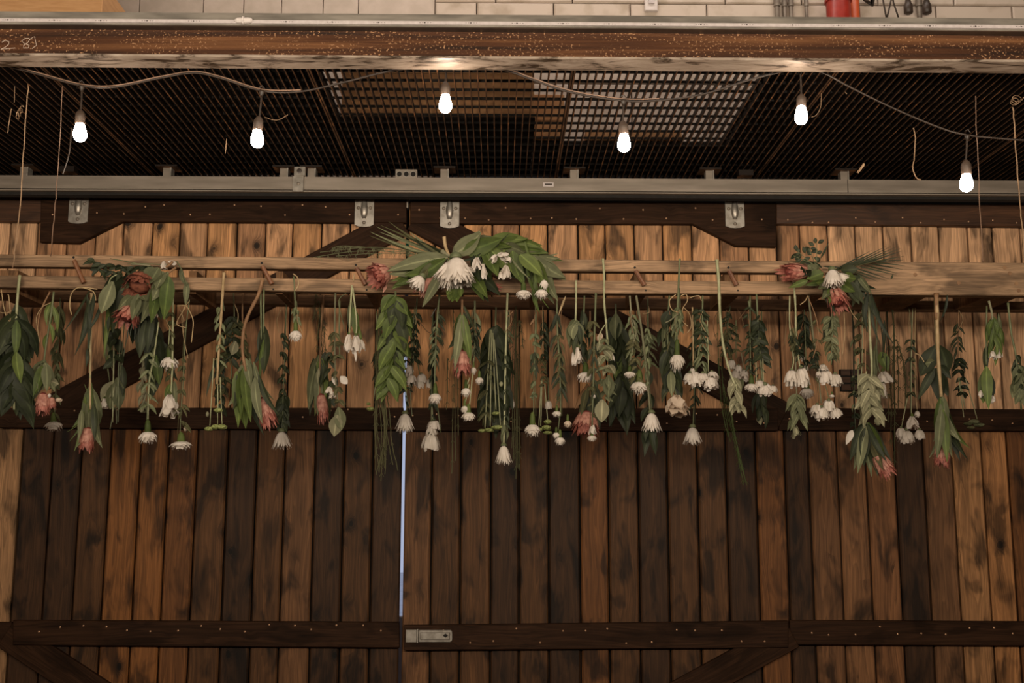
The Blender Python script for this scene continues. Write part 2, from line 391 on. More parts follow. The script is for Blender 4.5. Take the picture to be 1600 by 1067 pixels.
c4 = [DK,BR,BR,OM,DK,BR,LT,LT,OM,OM,OM,OM]; u4 = [UD,UP,UL,UL,UL,UL,UL,UL,UL,UL,UL,UL]
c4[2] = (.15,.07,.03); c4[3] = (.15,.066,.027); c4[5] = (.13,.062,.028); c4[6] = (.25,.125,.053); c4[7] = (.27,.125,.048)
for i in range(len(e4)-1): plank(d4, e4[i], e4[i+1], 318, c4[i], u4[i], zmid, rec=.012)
for d, xa, xb in ((d1, 32, 624), (d2, 636, 1226), (d3, -194, 44), (d4, 1214, 1758)):
    A = W(xa, 740, DY).x; B = W(xb, 740, DY).x
    MB().box((A, DY+(.037 if d in (d1, d2) else .0365), .05), (B, DY+.06, W(800, 316, DY).z)).build('backing_board', M['black'], d)
YB = DY - .030    # face of the dark boards
quad([(64,307),(635,308),(635,348),(190,346),(122,380),(62,378)], YB, DY, M['dark_h'], 'header_board', d1)
quad([(641,312),(1213,316),(1213,386),(1150,384),(1083,350),(641,349)], YB, DY, M['dark_h'], 'header_board', d2)
quad([(-160,306),(66,307),(66,347),(-160,345)], DY-.018, DY+.01, M['side_h'], 'header_board', d3)
quad([(1213,318),(1760,320),(1760,356),(1213,350)], DY-.018, DY+.01, M['side_h'], 'header_board', d4)
quad([(-2,637),(630,637),(630,672),(-2,668)], YB, DY, M['dark_h'], 'middle_rail', d1)
quad([(635,637),(1216,638),(1216,673),(635,673)], YB, DY, M['dark_h'], 'middle_rail', d2)
quad([(-180,634),(-3,634),(-3,667),(-180,667)], DY-.018, DY+.01, M['dark_h'], 'middle_rail', d3)
quad([(1217,637),(1760,640),(1760,674),(1217,672)], DY-.018, DY+.01, M['dark_h'], 'middle_rail', d4)
quad([(20,969),(624,972),(624,1012),(20,1008)], YB, DY, M['dark_h'], 'lower_rail', d1)
quad([(631,977),(1232,970),(1232,1012),(631,1016)], YB, DY, M['dark_h'], 'lower_rail', d2)
quad([(-200,972),(18,972),(18,1004),(-200,1004)], DY-.018, DY+.01, M['dark_h'], 'lower_rail', d3)
quad([(1234,969),(1780,972),(1780,1010),(1234,1007)], DY-.018, DY+.01, M['dark_h'], 'lower_rail', d4)
YD = DY - .024
diag((628, 345), (60, 651), 48, YD, DY, M['dark_d'], 'brace', d1)
diag((648, 338), (1225, 652), 48, YD, DY, M['dark_d'], 'brace', d2)
diag((8, 990), (420, 1260), 44, YD, DY, M['dark_d'], 'brace', d1)
diag((1238, 990), (800, 1230), 44, YD, DY, M['dark_d'], 'brace', d2)
for d, xa, xb in ((d1, 42, 620), (d2, 632, 1226)):
    A = W(xa, 740, YB).x; B = W(xb, 740, YB).x
    MB().box((A, YB, .06), (B, DY, .18)).build('bottom_rail', M['dark_h'], d)
for d, xa, xb, ys, Y in ((d1, 80, 630, ((322,334),(640,650)), YB), (d2, 650, 1205, ((326,342),(648,660)), YB), (d1, 60, 620, ((978,985),), YB), (d2, 660, 1220, ((984,1003),), YB), (d4, 1228, 1600, ((342,346),(655,660),(980,990)), DY-.018)):
    pts = []
    for ya, yb in ys:
        x = xa
        while x < xb: pts.append((x+R.uniform(-6,6), R.choice((ya, yb))+R.uniform(-2,2))); x += 36
    screws(d, pts, Y)
# shut-off slot in the right hand panel
sl = MB(); P0 = W(1312, 577, DY-.002); P1 = W(1346, 611, DY-.002)
fr = MB().box((P0.x, DY-.004, P1.z), (P1.x, DY+.011, P0.z)).build('hatch_recess', M['black'], d4)
for i in range(3):
    for j in range(2):
        za = lerp(P1.z, P0.z, i/3)+.004; xa = lerp(P0.x, P1.x, j/2)+.003
        MB().box((xa, DY-.010, za), (xa+(P1.x-P0.x)/2-.006, DY-.004, za+(P0.z-P1.z)/3-.007)).build('hatch_slat', M['side_h'], d4)
# latch
P = W(634, 1003, YB); Q = W(707, 984, YB)
lt = MB().prism([(P.x, P.z-.001), (P.x+.048, P.z-.001), (P.x+.048, Q.z+.001), (P.x, Q.z+.001)], YB-.006, YB, .0012).build('latch_plate', M['plate'], d2)
MB().tube([(P.x+.052, YB-.007, P.z-.002), (P.x+.052, YB-.007, Q.z+.004)], .0045, 8).build('latch_hinge', M['plate'], lt)
hp = MB(); xa, xb = P.x+.058, Q.x; zc_ = (P.z+Q.z)/2; hh = (Q.z-P.z)/2
rp = [(xa, zc_-hh), (xb-.01, zc_-hh), (xb-.002, zc_-hh+.004), (xb, zc_-hh+.012), (xb, zc_+hh-.012), (xb-.002, zc_+hh-.004), (xb-.01, zc_+hh), (xa, zc_+hh)]
hp.prism(rp, YB-.007, YB, .002); hp.build('latch_hasp', M['plate'], lt)
hp = MB().prism([(xa+.006, zc_-hh*.62), (xb-.010, zc_-hh*.62), (xb-.010, zc_+hh*.62), (xa+.006, zc_+hh*.62)], YB-.0105, YB-.007, .0028); hp.build('hasp_panel', M['plate'], lt)
kh = W(696, 993, YB-.011)
kp = [(kh.x+.012*math.cos(a)*(1 if i%2==0 else .62), kh.z+.009*math.sin(a)*(1 if i%2==0 else .75)) for i, a in enumerate([k*math.pi/4 for k in range(8)])]
MB().prism(kp, YB-.0112, YB-.0104).build('keyhole', M['black'], lt)
# ---------------------------------------------------------------- door hangers
for x, ya, yb, par in ((125,302,350,d1), (570,309,355,d1), (703,309,357,d2), (1147,310,357,d2)):
    c = W(x, ya, YB); b = W(x, yb, YB); hw = 15.5/F*YB
    ol = [(-hw, b.z+.010), (-hw*.6, b.z+.002), (0, b.z), (hw*.6, b.z+.002), (hw, b.z+.010), (hw, c.z), (hw*.34, c.z), (hw*.2, c.z+.02), (-hw*.2, c.z+.02), (-hw*.34, c.z), (-hw, c.z)]
    h_ = MB().prism([(c.x+p, q) for p, q in ol], YB-.007, YB, .001).build('hanger_plate', M['plate'], par)
    # raised spine
    mb = MB(); n = 8; cs = []; rs = []
    for i in range(n+1):
        t = i/n; cs.append((c.x, YB-.007, lerp(c.z+.012, lerp(c.z, b.z, .72), t))); rs.append(.006 + .014*math.sin(math.pi*min(1, t*.95)**1.3)*(.55+.5*t))
    mb.tube(cs, rs, 10); mb.build('hanger_spine', M['plate'], h_, smooth=True)
    MB().tube([(c.x, YB-.008, c.z+.01), (c.x, YB-.008, c.z+.045)], .0065, 8).build('hanger_bolt', M['plate'], h_)
    for dx, t in ((-.62, .36), (.62, .36), (0, .86)):
        z = lerp(c.z, b.z, t)
        MB().lathe((c.x+dx*hw, YB-.006, z), [(.0085, 0), (.008, -.004), (.004, -.007), (.0005, -.008)], 10, (0, 1, 0)).build('bolt_head', M['galv'], h_, smooth=True)
MB().box((W(637,310,YB).x-.004, YB-.004, W(637,325,YB).z), (W(637,310,YB).x+.003, YB+.02, W(637,303,YB).z)).build('door_stop', M['galv'], d1)
# ---------------------------------------------------------------- sliding track
T = thing('sliding_door_track', 'long grey steel box track along the top of the wooden doors', 'track', (0, 4.8, W(800, 298, 4.8).z))
za, zb = W(800, 302, 4.8).z, W(800, 278, 4.8).z
MB().box((-2.9, 4.8, za+.012), (2.9, 4.87, zb)).build('track_body', M['galv'], T)
MB().box((-2.9, 4.796, za+.001), (2.9, 4.83, za+.0065)).build('track_lip', M['galv'], T)
MB().box((-2.9, 4.82, za-.012), (2.9, 4.865, za+.012)).build('track_slot', M['black'], T)
p = W(1325, 290, 4.796); MB().box((p.x-.001, 4.798, za+.012), (p.x+.001, 4.801, zb)).build('track_joint', M['black'], T)
p = W(857, 288, 4.796); lb = MB().box((p.x-.024, 4.797, p.z-.010), (p.x+.024, 4.8, p.z+.010)).build('maker_label', M['strip'], T)
lb['label'] = 'small pale label on the track'
MB().box((p.x-.017, 4.796, p.z-.004), (p.x+.017, 4.797, p.z+.004)).build('label_print', M['cord'], lb)
for x, yt in ((40,248),(263,249),(445,252),(488,252),(695,254),(897,256),(1108,257),(1318,262)):
    c = W(x, 270, 4.83)
    s_ = MB().box((c.x-.019, 4.815, zb), (c.x+.013, 4.855, ZT-.012)).build('hanger_post', M['galv'], T)
    MB().box((c.x+.013, 4.81, zb), (c.x+.019, 4.86, ZT-.012)).build('post_flange', M['steel'], s_)
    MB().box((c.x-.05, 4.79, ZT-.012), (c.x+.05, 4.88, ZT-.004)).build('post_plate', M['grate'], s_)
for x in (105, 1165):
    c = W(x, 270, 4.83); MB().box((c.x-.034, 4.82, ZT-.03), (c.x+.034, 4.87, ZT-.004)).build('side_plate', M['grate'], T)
c = W(467, 270, 4.79)
cl = thing('beam_clamp', 'small silver clamp hooked over the door track between two posts', 'clamp', (c.x, 4.785, za))
MB().box((c.x-.025, 4.787, za-.001), (c.x+.022, 4.798, zb)).build('clamp_plate', M['plate'], cl)
MB().box((c.x-.02, 4.78, zb), (c.x+.03, 4.805, zb+.042)).build('clamp_jaw', M['plate'], cl)
MB().lathe((c.x+.004, 4.776, zb+.022), [(.011,.004),(.011,0),(.006,-.001)], 10, (0,1,0)).build('clamp_bolt', M['cord'], cl)
MB().lathe((c.x, 4.785, (za+zb)/2), [(.009,.003),(.008,-.002),(.003,-.004)], 10, (0,1,0)).build('clamp_screw', M['galv'], cl)
a = W(618, 277, 4.83); b = W(652, 262, 4.83)
jb = thing('junction_box', 'grey box with three round holes sitting on the door track', 'electrical box', (a.x, 4.83, zb))
MB().box((a.x, 4.825, zb), (b.x, 4.865, zb+.046)).build('box_body', M['galv'], jb)
for i in range(3):
    cx = lerp(a.x, b.x, .18+.32*i)
    MB().lathe((cx, 4.823, zb+.023), [(.015,.004),(.015,-.001),(.0115,-.001),(.0113,.001)], 14, (0,1,0)).build('hole_ring', M['plate'], jb)
    MB().lathe((cx, 4.824, zb+.023), [(.0112,.001),(.0112,-.0012)], 14, (0,1,0)).build('knockout_hole', M['black'], jb)
# ---------------------------------------------------------------- steel beam in front
BY = 3.46
B = thing('steel_beam', 'rusty brown steel beam with mottled grey lower flange crossing the top', 'beam', (0, BY+.045, W(800, 90, BY).z))
z1, z2 = W(800, 43.5, BY).z, W(800, 24, BY).z
zf = W(800, 91.5, BY).z
MB().box((-2.6, BY-.004, z1), (2.6, BY+.004, z2)).build('angle_face', M['steel'], B)
MB().box((-2.6, BY+.004, z2-.008), (2.6, BY+.095, z2)).build('top_flange', M['steel'], B)
MB().box((-2.6, BY+.004, z1), (2.6, BY+.036, z1+.006)).build('flange_soffit_shade', M['cord'], B)  # dark strip, its colour stands in for shade under the top flange
MB().box((-2.6, BY+.036, zf+.006), (2.6, BY+.050, z2-.008)).build('web', M['rust'], B)
MB().box((-2.6, BY-.004, zf-.002), (2.6, BY+.092, zf+.006)).build('bottom_flange', M['flange'], B)
ls = thing('light_strip', 'thin white light strip clipped along the top edge of the steel beam', 'light strip', (0, BY-.01, W(800, 39, BY).z))
z3, z4 = W(800, 39.3, BY-.008).z, W(800, 34.2, BY-.008).z
MB().box((-2.6, BY-.010, z3), (2.6, BY-.004, z4)).build('strip_tape', M['strip'], ls)
dm = MB()
for k in range(-14, 14):
    x = k*.155+.05; dm.box((x-.002, BY-.0106, (z3+z4)/2-.002), (x+.002, BY-.0099, (z3+z4)/2+.002))
    for q in range(5): dm.box((x-.02+q*.009+.003, BY-.0104, (z3+z4)/2-.0008), (x-.02+q*.009+.006, BY-.0099, (z3+z4)/2+.0008))
dm.build('print_marks', M['cord'], ls, kind='stuff')
c = W(381, 32, BY-.012)
MB().tube([(c.x-.030, BY-.012, c.z), (c.x-.022, BY-.012, c.z), (c.x-.012, BY-.012, c.z), (c.x-.004, BY-.012, c.z)], [.004,.009,.0105,.0105], 10).build('connector', M['plastic'], ls)
MB().tube([(c.x-.004, BY-.012, c.z), (c.x+.001, BY-.012, c.z)], .014, 10).build('connector', M['plastic'], ls)
MB().tube([(c.x+.001, BY-.012, c.z), (c.x+.012, BY-.012, c.z), (c.x+.024, BY-.012, c.z), (c.x+.03, BY-.012, c.z)], [.0105,.0105,.009,.004], 10).build('connector', M['plastic'], ls)
# chalk figures on the web
def chalk(pts, name='chalk_mark'):
    mb = MB(); mb.tube([W(x, y, BY+.036) - Vector((0,.0005,0)) for x, y in pts], .0011, 4); return mb
cm = MB()
cm = chalk([(3,66),(8,63),(14,65),(14,69),(8,74),(1,77),(10,76),(24,75)])
m2 = chalk([(46,60),(39,60),(34,64),(38,68),(46,71),(44,75),(37,75),(37,71),(44,66),(47,61),(54,57),(57,71),(50,76)])
cm.add(m2.v, m2.f); cm.build('chalk_figures', M['chalk'], B)
# ---------------------------------------------------------------- grating floor of the mezzanine
Y0, Y1 = BY+.095, 5.06
GX = [W(x, 108.5, 3.79).x for x in (-330, 82, 488, 894, 1295, 1700, 1960)]
YG = 3.6
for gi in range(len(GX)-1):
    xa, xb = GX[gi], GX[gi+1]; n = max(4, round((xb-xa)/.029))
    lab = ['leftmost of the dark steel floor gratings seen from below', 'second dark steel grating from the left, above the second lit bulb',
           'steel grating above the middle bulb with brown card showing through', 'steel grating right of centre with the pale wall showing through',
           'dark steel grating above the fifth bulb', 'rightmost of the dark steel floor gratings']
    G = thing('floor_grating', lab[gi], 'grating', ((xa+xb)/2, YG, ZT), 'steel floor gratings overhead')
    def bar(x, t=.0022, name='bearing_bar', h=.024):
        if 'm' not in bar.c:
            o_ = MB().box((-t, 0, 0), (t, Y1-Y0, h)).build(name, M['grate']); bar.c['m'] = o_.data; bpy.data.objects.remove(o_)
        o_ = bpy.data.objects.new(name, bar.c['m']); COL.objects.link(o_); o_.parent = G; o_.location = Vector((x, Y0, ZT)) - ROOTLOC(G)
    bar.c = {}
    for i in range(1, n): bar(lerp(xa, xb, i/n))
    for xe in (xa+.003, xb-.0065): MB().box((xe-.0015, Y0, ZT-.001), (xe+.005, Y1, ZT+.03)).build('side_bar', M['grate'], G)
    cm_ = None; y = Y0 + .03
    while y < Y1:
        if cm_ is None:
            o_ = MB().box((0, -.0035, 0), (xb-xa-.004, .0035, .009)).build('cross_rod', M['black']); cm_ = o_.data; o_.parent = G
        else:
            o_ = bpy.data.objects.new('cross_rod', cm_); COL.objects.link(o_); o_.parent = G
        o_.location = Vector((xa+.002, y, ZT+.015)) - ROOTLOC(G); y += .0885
def onG(px, py): # picture point on the grating top
    d = ROT @ Vector(((px-800)/F, -(py-533.5)/F, -1)); t = (ZT+.034-CAM.z)/d.z; return CAM + d*t
zt = ZT + .0315
def add_shade_sheet(x0, x1, y0, y1, lab):  # black sheet added in place of the shaded undersides above the grating
    o = centred(MB().box((x0, y0, zt), (x1, y1, zt+.008)), 'shade_sheet', M['mat']); tag(o, lab, 'mat', 'dark sheets standing in for shade on the gratings')
xl = onG(505, 115).x; xm = onG(835, 200).x; xr = onG(1180, 130).x
add_shade_sheet(-3.3, xl, Y0, 5.04, 'dark sheet standing in for shade on the gratings above the two left bulbs')
add_shade_sheet(xl+.001, xm, onG(700, 184).y, 5.04, 'dark sheet standing in for shade on the grating behind the middle bulb, under the cardboard')
add_shade_sheet(xm+.001, xr, onG(950, 222).y, 5.04, 'dark sheet standing in for shade on the grating beside the pale wall, behind the fourth bulb')
add_shade_sheet(xr+.004, 3.5, Y0, 5.04, 'dark sheet standing in for shade on the gratings above the two right bulbs')
def carton(xa, xb, ya, yb, h, lab, flap=0, name='cardboard_box'):
    t = thing(name, lab, 'box', ((xa+xb)/2, (ya+yb)/2, zt+.008), 'cardboard boxes on the mezzanine')
    z = zt + .008
    MB().prism([(xa, z), (xb, z), (xb, z+h), (xa, z+h)], ya, yb, .003).build('box_body', M['card'], t)
    MB().box((xa+.01, ya-.0015, z+h*.5-.02), (xb-.01, ya, z+h*.5-.018)).build('fold_line', M['sbrown'], t)
    if flap: MB().add([(xa, ya, z+h), (xb, ya, z+h), (xb, ya-.02, z+h+.04), (xa, ya-.06, z+h+.05)], [(0,1,2,3)]).build('flap', M['card'], t)
    return t
yA = onG(700, 184).y + .005
carton(xl+.001, xm-.004, yA, yA+.3, W(700, 30, yA).z - zt - .02, 'wide brown cardboard box seen through the grating behind the middle bulb')
yC = 4.3
carton(-2.6, W(182, 10, yC).x-.06, yC, yC+.4, W(100, -25, yC).z-zt, 'brown cardboard box showing above the left end of the steel beam', 1)
yB = onG(850, 206).y+.10
carton(xm+.001, W(882, 200, yB).x, yB, yB+.16, W(850, 150, yB).z-zt, 'narrow brown carton seen through the grating left of the pale wall')
yD_ = onG(950, 219).y + .01
carton(W(915, 200, yD_).x, W(1065, 200, yD_).x, yD_, yD_+.15, W(950, 203, yD_).z-zt-.008, 'low brown carton seen through the grating behind the fourth bulb')
# things on the upper wall
def conduit(x, r, lab, Y=5.03):
    p = W(x, 10, Y); t = thing('conduit', lab, 'pipe', (p.x, Y, zt), 'metal conduits on the upper wall')
    MB().tube([(p.x, Y, zt+.01), (p.x, Y, 4.9)], r, 10).build('pipe', M['galv'], t, smooth=True)
    zc2 = W(x, 4, Y).z; MB().tube([(p.x, Y, zc2-.02), (p.x, Y, zc2+.02)], r*1.35, 10).build('coupling', M['galv'], t)
conduit(1214, .012, 'leftmost grey conduit on the pale upper wall'); conduit(1226, .009, 'thin grey conduit, second of the cluster on the upper wall')
conduit(1236, .010, 'third grey conduit of the cluster on the upper wall'); conduit(1260, .008, 'single thin conduit standing just left of the red tank')
conduit(1436, .012, 'pale conduit between the two black fittings on the upper wall')
p = W(1018, 8, 5.03); t = thing('wall_switch', 'small white switch box on the upper wall above the fourth bulb', 'switch', (p.x, 5.04, p.z))
MB().prism([(p.x-.032, W(1018,17,5.04).z), (p.x+.032, W(1018,17,5.04).z), (p.x+.032, W(1018,-22,5.04).z), (p.x-.032, W(1018,-22,5.04).z)], 5.035, 5.056, .004).build('cover_plate', M['plastic'], t)
MB().box((p.x-.014, 5.026, W(1018,7,5.04).z), (p.x+.014, 5.036, W(1018,-12,5.04).z)).build('toggle', M['strip'], t)
p = W(1310, 12, 4.92); t = thing('red_tank', 'red cylindrical tank on the mezzanine above the fifth bulb', 'tank', (p.x, 4.92, zt+.009))
hh = W(1310, -30, 4.92).z
MB().lathe((p.x, 4.92, zt+.009), [(.05,0),(.058,.01),(.058,hh-zt-.06),(.045,hh-zt-.02),(.02,hh-zt)], 20).build('tank_body', M['red'], t, smooth=True)
MB().lathe((p.x, 4.92, W(1310, 4, 4.92).z), [(.064,0),(.064,.015)], 20).build('tank_band', M['red'], t)
p = W(1337, 12, 4.95); t = thing('orange_canister', 'small orange canister half behind the red tank', 'canister', (p.x, 4.98, zt+.009))
MB().lathe((p.x, 4.98, zt+.009), [(.026,0),(.028,.01),(.028,W(1337,-10,4.98).z-zt),(.012,W(1337,-20,4.98).z-zt)], 14).build('canister_body', M['orange'], t, smooth=True)
for xx, lab in ((1419, 'black fitting on the upper wall, left of the pale conduit'), (1448, 'black ribbed fitting on the upper wall, right of the pale conduit')):
    p = W(xx, 10, 5.0); q = W(xx, 22, 5.0).z; t = thing('cable_fitting', lab, 'fitting', (p.x, 5.0, q), 'black fittings on the upper wall')
    MB().lathe((p.x, 5.0, q), [(.014,0),(.022,.006),(.022,.045),(.017,.055),(.012,.075)], 14).build('fitting_body', M['cord'], t, smooth=True)
    MB().tube([(p.x, 5.0, q+.07), (p.x, 5.0, 4.8)], .006, 8).build('fitting_cable', M['cord'], t)
for (pts, lab) in (([(1376,-40),(1380,2),(1385,28)], 'left black cable hanging crosswise on the upper wall'), ([(1398,-40),(1392,2),(1386,28)], 'middle black cable hanging crosswise on the upper wall'), ([(1390,-40),(1396,4),(1404,28)], 'right black cable hanging crosswise on the upper wall'), ([(1345,-40),(1352,0),(1362,8),(1368,-30)], 'thick black hose looping down beside the red tank')):
    o = centred(MB().tube([W(x, y, 4.99) for x, y in pts], .011 if 'hose' in lab else .004, 6), 'cable', M['cord'], smooth=True); tag(o, lab, 'cable')
# ---------------------------------------------------------------- string lights
CY = 3.60
def smooth_path(pts, n=6):
    out = []
    P = [Vector(p) for p in pts]
    for i in range(len(P)-1):
        p0, p1, p2, p3 = P[max(i-1,0)], P[i], P[i+1], P[min(i+2, len(P)-1)]
        for k in range(n):
            t = k/n; out.append(.5*((2*p1)+(-p0+p2)*t+(2*p0-5*p1+4*p2-p3)*t*t+(-p0+3*p1-3*p2+p3)*t**3))
    out.append(P[-1]); return out
cp = [(-40,88),(0,100),(60,116),(128,134),(180,136),(250,122),(303,114),(345,122),(410,142),(470,143),(540,128),(600,113),(650,105),(696,103),(745,105),(790,110),(830,124),(890,144),(970,157),(1030,157),(1100,147),(1170,125),(1225,111),(1250,106),(1285,113),(1330,137),(1400,171),(1470,200),(1512,211),(1560,216),(1610,219),(1660,215)]
SL = thing('string_light_cord', 'dark festoon cord swagging along behind the steel beam', 'cord', W(800, 120, CY))
MB().tube(smooth_path([W(x, y, CY) for x, y in cp], 5), .0035, 6).build('main_cord', M['cord'], SL, smooth=True)
MB().tube(smooth_path([W(x, y-2.5, CY+.012) for x, y in cp[1:10]], 5), .0022, 5).build('support_wire', M['wire'], SL)
MB().tube(smooth_path([W(x, y-3, CY+.012) for x, y in cp[14:20]], 5), .0022, 5).build('support_wire', M['wire'], SL)
for (xs_, ys_) in ((128,135),(410,143),(975,157),(1512,211),(303,114)):
    MB().tube([W(xs_-5, ys_-6, CY), W(xs_, ys_-9, CY), W(xs_+4, ys_-4, CY)], .0018, 5).build('cable_clip', M['cord'], SL)
BW = ['leftmost lit bulb of the string lights', 'second lit bulb from the left', 'lit bulb right under the beam, above the big middle bouquet', 'fourth lit bulb, below the pale wall seen through the grating', 'fifth lit bulb, hanging close under the beam', 'rightmost and lowest lit bulb']
for i, (xj, yj, xs_, ys_, xb_, yb0, yb1) in enumerate(((128,135,126,174,125,193,222),(409,143,405,184,402,203,231),(696,104,696,130,696,148,177),(974,157,973,191,975,209,238),(1250,107,1252,149,1252,166,195),(1511,212,1509,252,1510,272,300))):
    J = W(xj, yj, CY); S_ = W(xs_, ys_, CY); Bt = W(xb_, yb0, CY); Bb = W(xb_, yb1, CY)
    t = thing('light_bulb', BW[i], 'light bulb', J, 'lit bulbs of the string lights')
    MB().lathe(J, [(.003,.004),(.010,.002),(.010,-.004),(.006,-.014),(.0035,-.02)], 8).build('cord_joint', M['cord'], t, smooth=True)
    MB().tube([J, lerp(J, S_, .5)+Vector((.001,0,0)), S_], .0035, 6).build('drop_lead', M['cord'], t)
    ax = (Bt - S_); L = ax.length
    MB().lathe(S_, [(.004,-.006),(.010,0),(.0165,L*.25),(.0175,L*.55),(.0165,L*.6),(.0165,L),(.012,L+.003)], 14, ax).build('socket', M['socket'], t, smooth=True)
    ax = (Bb - Bt); H = ax.length; prof = []
    for k in range(13):
        u_ = k/12; h = H*u_
        r_ = .0135 + (.0225-.0135)*math.sin(min(1, u_/.62)*math.pi/2)**1.3 if u_ < .62 else .0225*math.sqrt(max(0, 1-((u_-.62)/.38)**2))
        prof.append((max(r_, .0005), h))
    MB().lathe(Bt, prof, 16, ax).build('glass_bulb', M['bulb'], t, smooth=True)
# ================================================================ the hanging ladder
LF, LR = 4.20, 4.56
L = thing('hanging_ladder', 'weathered wooden ladder frame hung sideways on strings in front of the doors', 'ladder', W(800, 459, LF))
def rail(name, pts, Y, Yb, mat):
    return quad(pts, Y, Yb, mat, name, L, .004)
rail('upper_rail', [(-60,396.5),(600,403),(1360,408.5),(1360,427),(600,421),(-60,415)], LF, LF+.045, M['lad'])
rail('lower_rail', [(-60,429.5),(600,436),(1360,440),(1360,460),(600,457),(-60,448)], LF, LF+.045, M['lad'])
rail('wide_end_board', [(1345,408.5),(1680,411),(1680,462),(1345,460)], LF-.004, LF+.05, M['lad'])
rail('rear_rail', [(-60,450),(600,462),(1660,471.5),(1660,486.5),(600,480),(-60,466)], LR, LR+.04, M['lad2'])
for x, wd, big in ((4,.11,0),(300,.03,0),(436,.028,0),(578,.028,0),(836,.03,0),(1000,.045,0),(1143,.055,0),(1275,.05,0),(1425,.12,1),(1565,.13,1)):
    c = W(x, 452, LF+.045); z0_ = W(800, 458, LF).z; z1_ = W(800, 414, LF).z - (.02 if not big else .03)
    zb_ = W(800, 483, LR).z
    mb = MB().box((c.x-wd/2, LF+.045, z0_+.002), (c.x+wd/2, LR, z1_)); mb.build('cross_board', M['ladd'], L)
for x0, y0_, x1, y1_ in ((115,402,131,442),(409,411,425,444),(556,414,571,445),(848,424,862,452),(992,418,1007,446),(1138,418,1151,446)):
    A = W(x0+1, y0_+5, LF-.008); B_ = W(x1, y1_, LF-.014)
    p_ = MB().tube([A, B_], [.0085,.0095], 8).build('peg', M['peg'], L)
    MB().lathe(W(x0, y0_, LF), [(.005,.001),(.005,-.001)], 8, (0,1,0)).build('peg_hole', M['black'], L)
    MB().lathe(W(x1+2, y1_+8, LF), [(.004,.001),(.004,-.001)], 8, (0,1,0)).build('peg_hole', M['black'], L)
for x, y in ((1570,418),(1430,429),(1578,427),(1588,443),(1592,454),(1498,442)):
    MB().lathe(W(x, y, LF-.0045), [(.008,.001),(.008,-.0012)], 8, (0,1,0)).build('wood_knot', M['sbrown'], L)
# strings
def wig(pts, Y, amp=1.0, n=5, Yend=None):
    P = smooth_path([Vector((x, y, 0)) for x, y in pts], n); N = len(P)
    return [W(p.x+R.uniform(-amp,amp), p.y, lerp(Y, Yend if Yend else Y, i/(N-1))) for i, p in enumerate(P)]
TW = 'strings holding the ladder'
for pts, r_, lab, Ya, mat in (
    ([(46,118),(43,150),(37,230),(32,320),(24,385),(20,418)], .0022, 'leftmost long string running down to the end of the ladder', 3.85, 'twine'),
    ([(98,135),(96,170),(92,245),(88,300),(84,345),(81,383),(80,400)], .0018, 'thin string dropping beside the leftmost bulb to the ladder', 3.85, 'wire'),
    ([(1524,150),(1526,210),(1530,300),(1533,360),(1536,408)], .0017, 'thin string hanging beside the rightmost bulb', 3.85, 'wire'),
    ([(1583,168),(1586,215),(1590,270),(1594,320),(1598,362),(1601,410)], .0026, 'thick string tied to the right end of the ladder', 3.85, 'twine')):
    o = centred(MB().tube(wig(pts, Ya, .7, 5, LF-.02), r_, 5), 'string', M[mat]); tag(o, lab, 'string', TW)
o = MB(); o.tube(wig([(112,200),(108,240),(98,272)], 3.9, .2), .003, 5); o = centred(o, 'string', M['cord']); tag(o, 'short dark cord slanting down left of the leftmost bulb', 'string')
def loops(cx, cy, rx, ry, turns, Y, r_, n=26, drift=(0,0)):
    mb = MB(); pts = []
    for i in range(n*turns):
        a = i/n*2*math.pi; k = 1-.35*i/(n*turns)
        pts.append(W(cx+drift[0]*i/(n*turns)+rx*k*math.cos(a)+R.uniform(-.6,.6), cy+drift[1]*i/(n*turns)+ry*k*math.sin(a), Y+.02*math.sin(a*1.3)))
    mb.tube(pts, r_, 5); return mb
for cx, cy, rx, ry, tn, dr, Y, lab, mat in ((27,182,3,6,3,(8,-14),3.8,'tangled scrap of pale twine caught under the grating at far left','twine'),
        (1591,152,8,6,3,(-8,10),3.84,'knotted bundle of pale string under the grating at far right','twine')):
    o = centred(loops(cx,cy,rx,ry,tn,Y,.0015,18,dr), 'twine_knot', M[mat]); tag(o, lab, 'twine')
for pts, lab, r_ in (([(22,113),(23,135),(22,160)],'short bit of twine hanging under the beam at far left',.0013),([(18,170),(14,192),(12,208)],'loose twine end below the far left twine',.0018),
        ([(1504,111),(1505,121),(1506,131)],'short twine end hanging under the beam right of the fifth bulb',.0022),([(1427,200),(1430,215),(1428,250),(1426,262),(1432,278),(1439,281)],'frayed twine hanging under the grating left of the rightmost bulb',.0018),
        ([(1310,112),(1312,125),(1316,135),(1323,147)],'thin twine curl right of the fifth bulb, crossing the cord',.0013),([(1284,140),(1282,168),(1275,180),(1268,183)],'faint thin wire curling beside the fifth bulb',.001),
        ([(354,217),(353,228),(352,240)],'tiny twine end left of the second bulb',.0015),([(414,183),(425,187),(436,187),(450,179)],'thin curled wire right of the second bulb',.0010),
        ([(1340,270),(1346,262),(1350,256)],'small scrap of tape stuck under the grating above the right panel',.004)):
    o = centred(MB().tube(wig(pts, 3.9, .3), r_, 4), 'twine_end', M['twine']); tag(o, lab, 'twine')
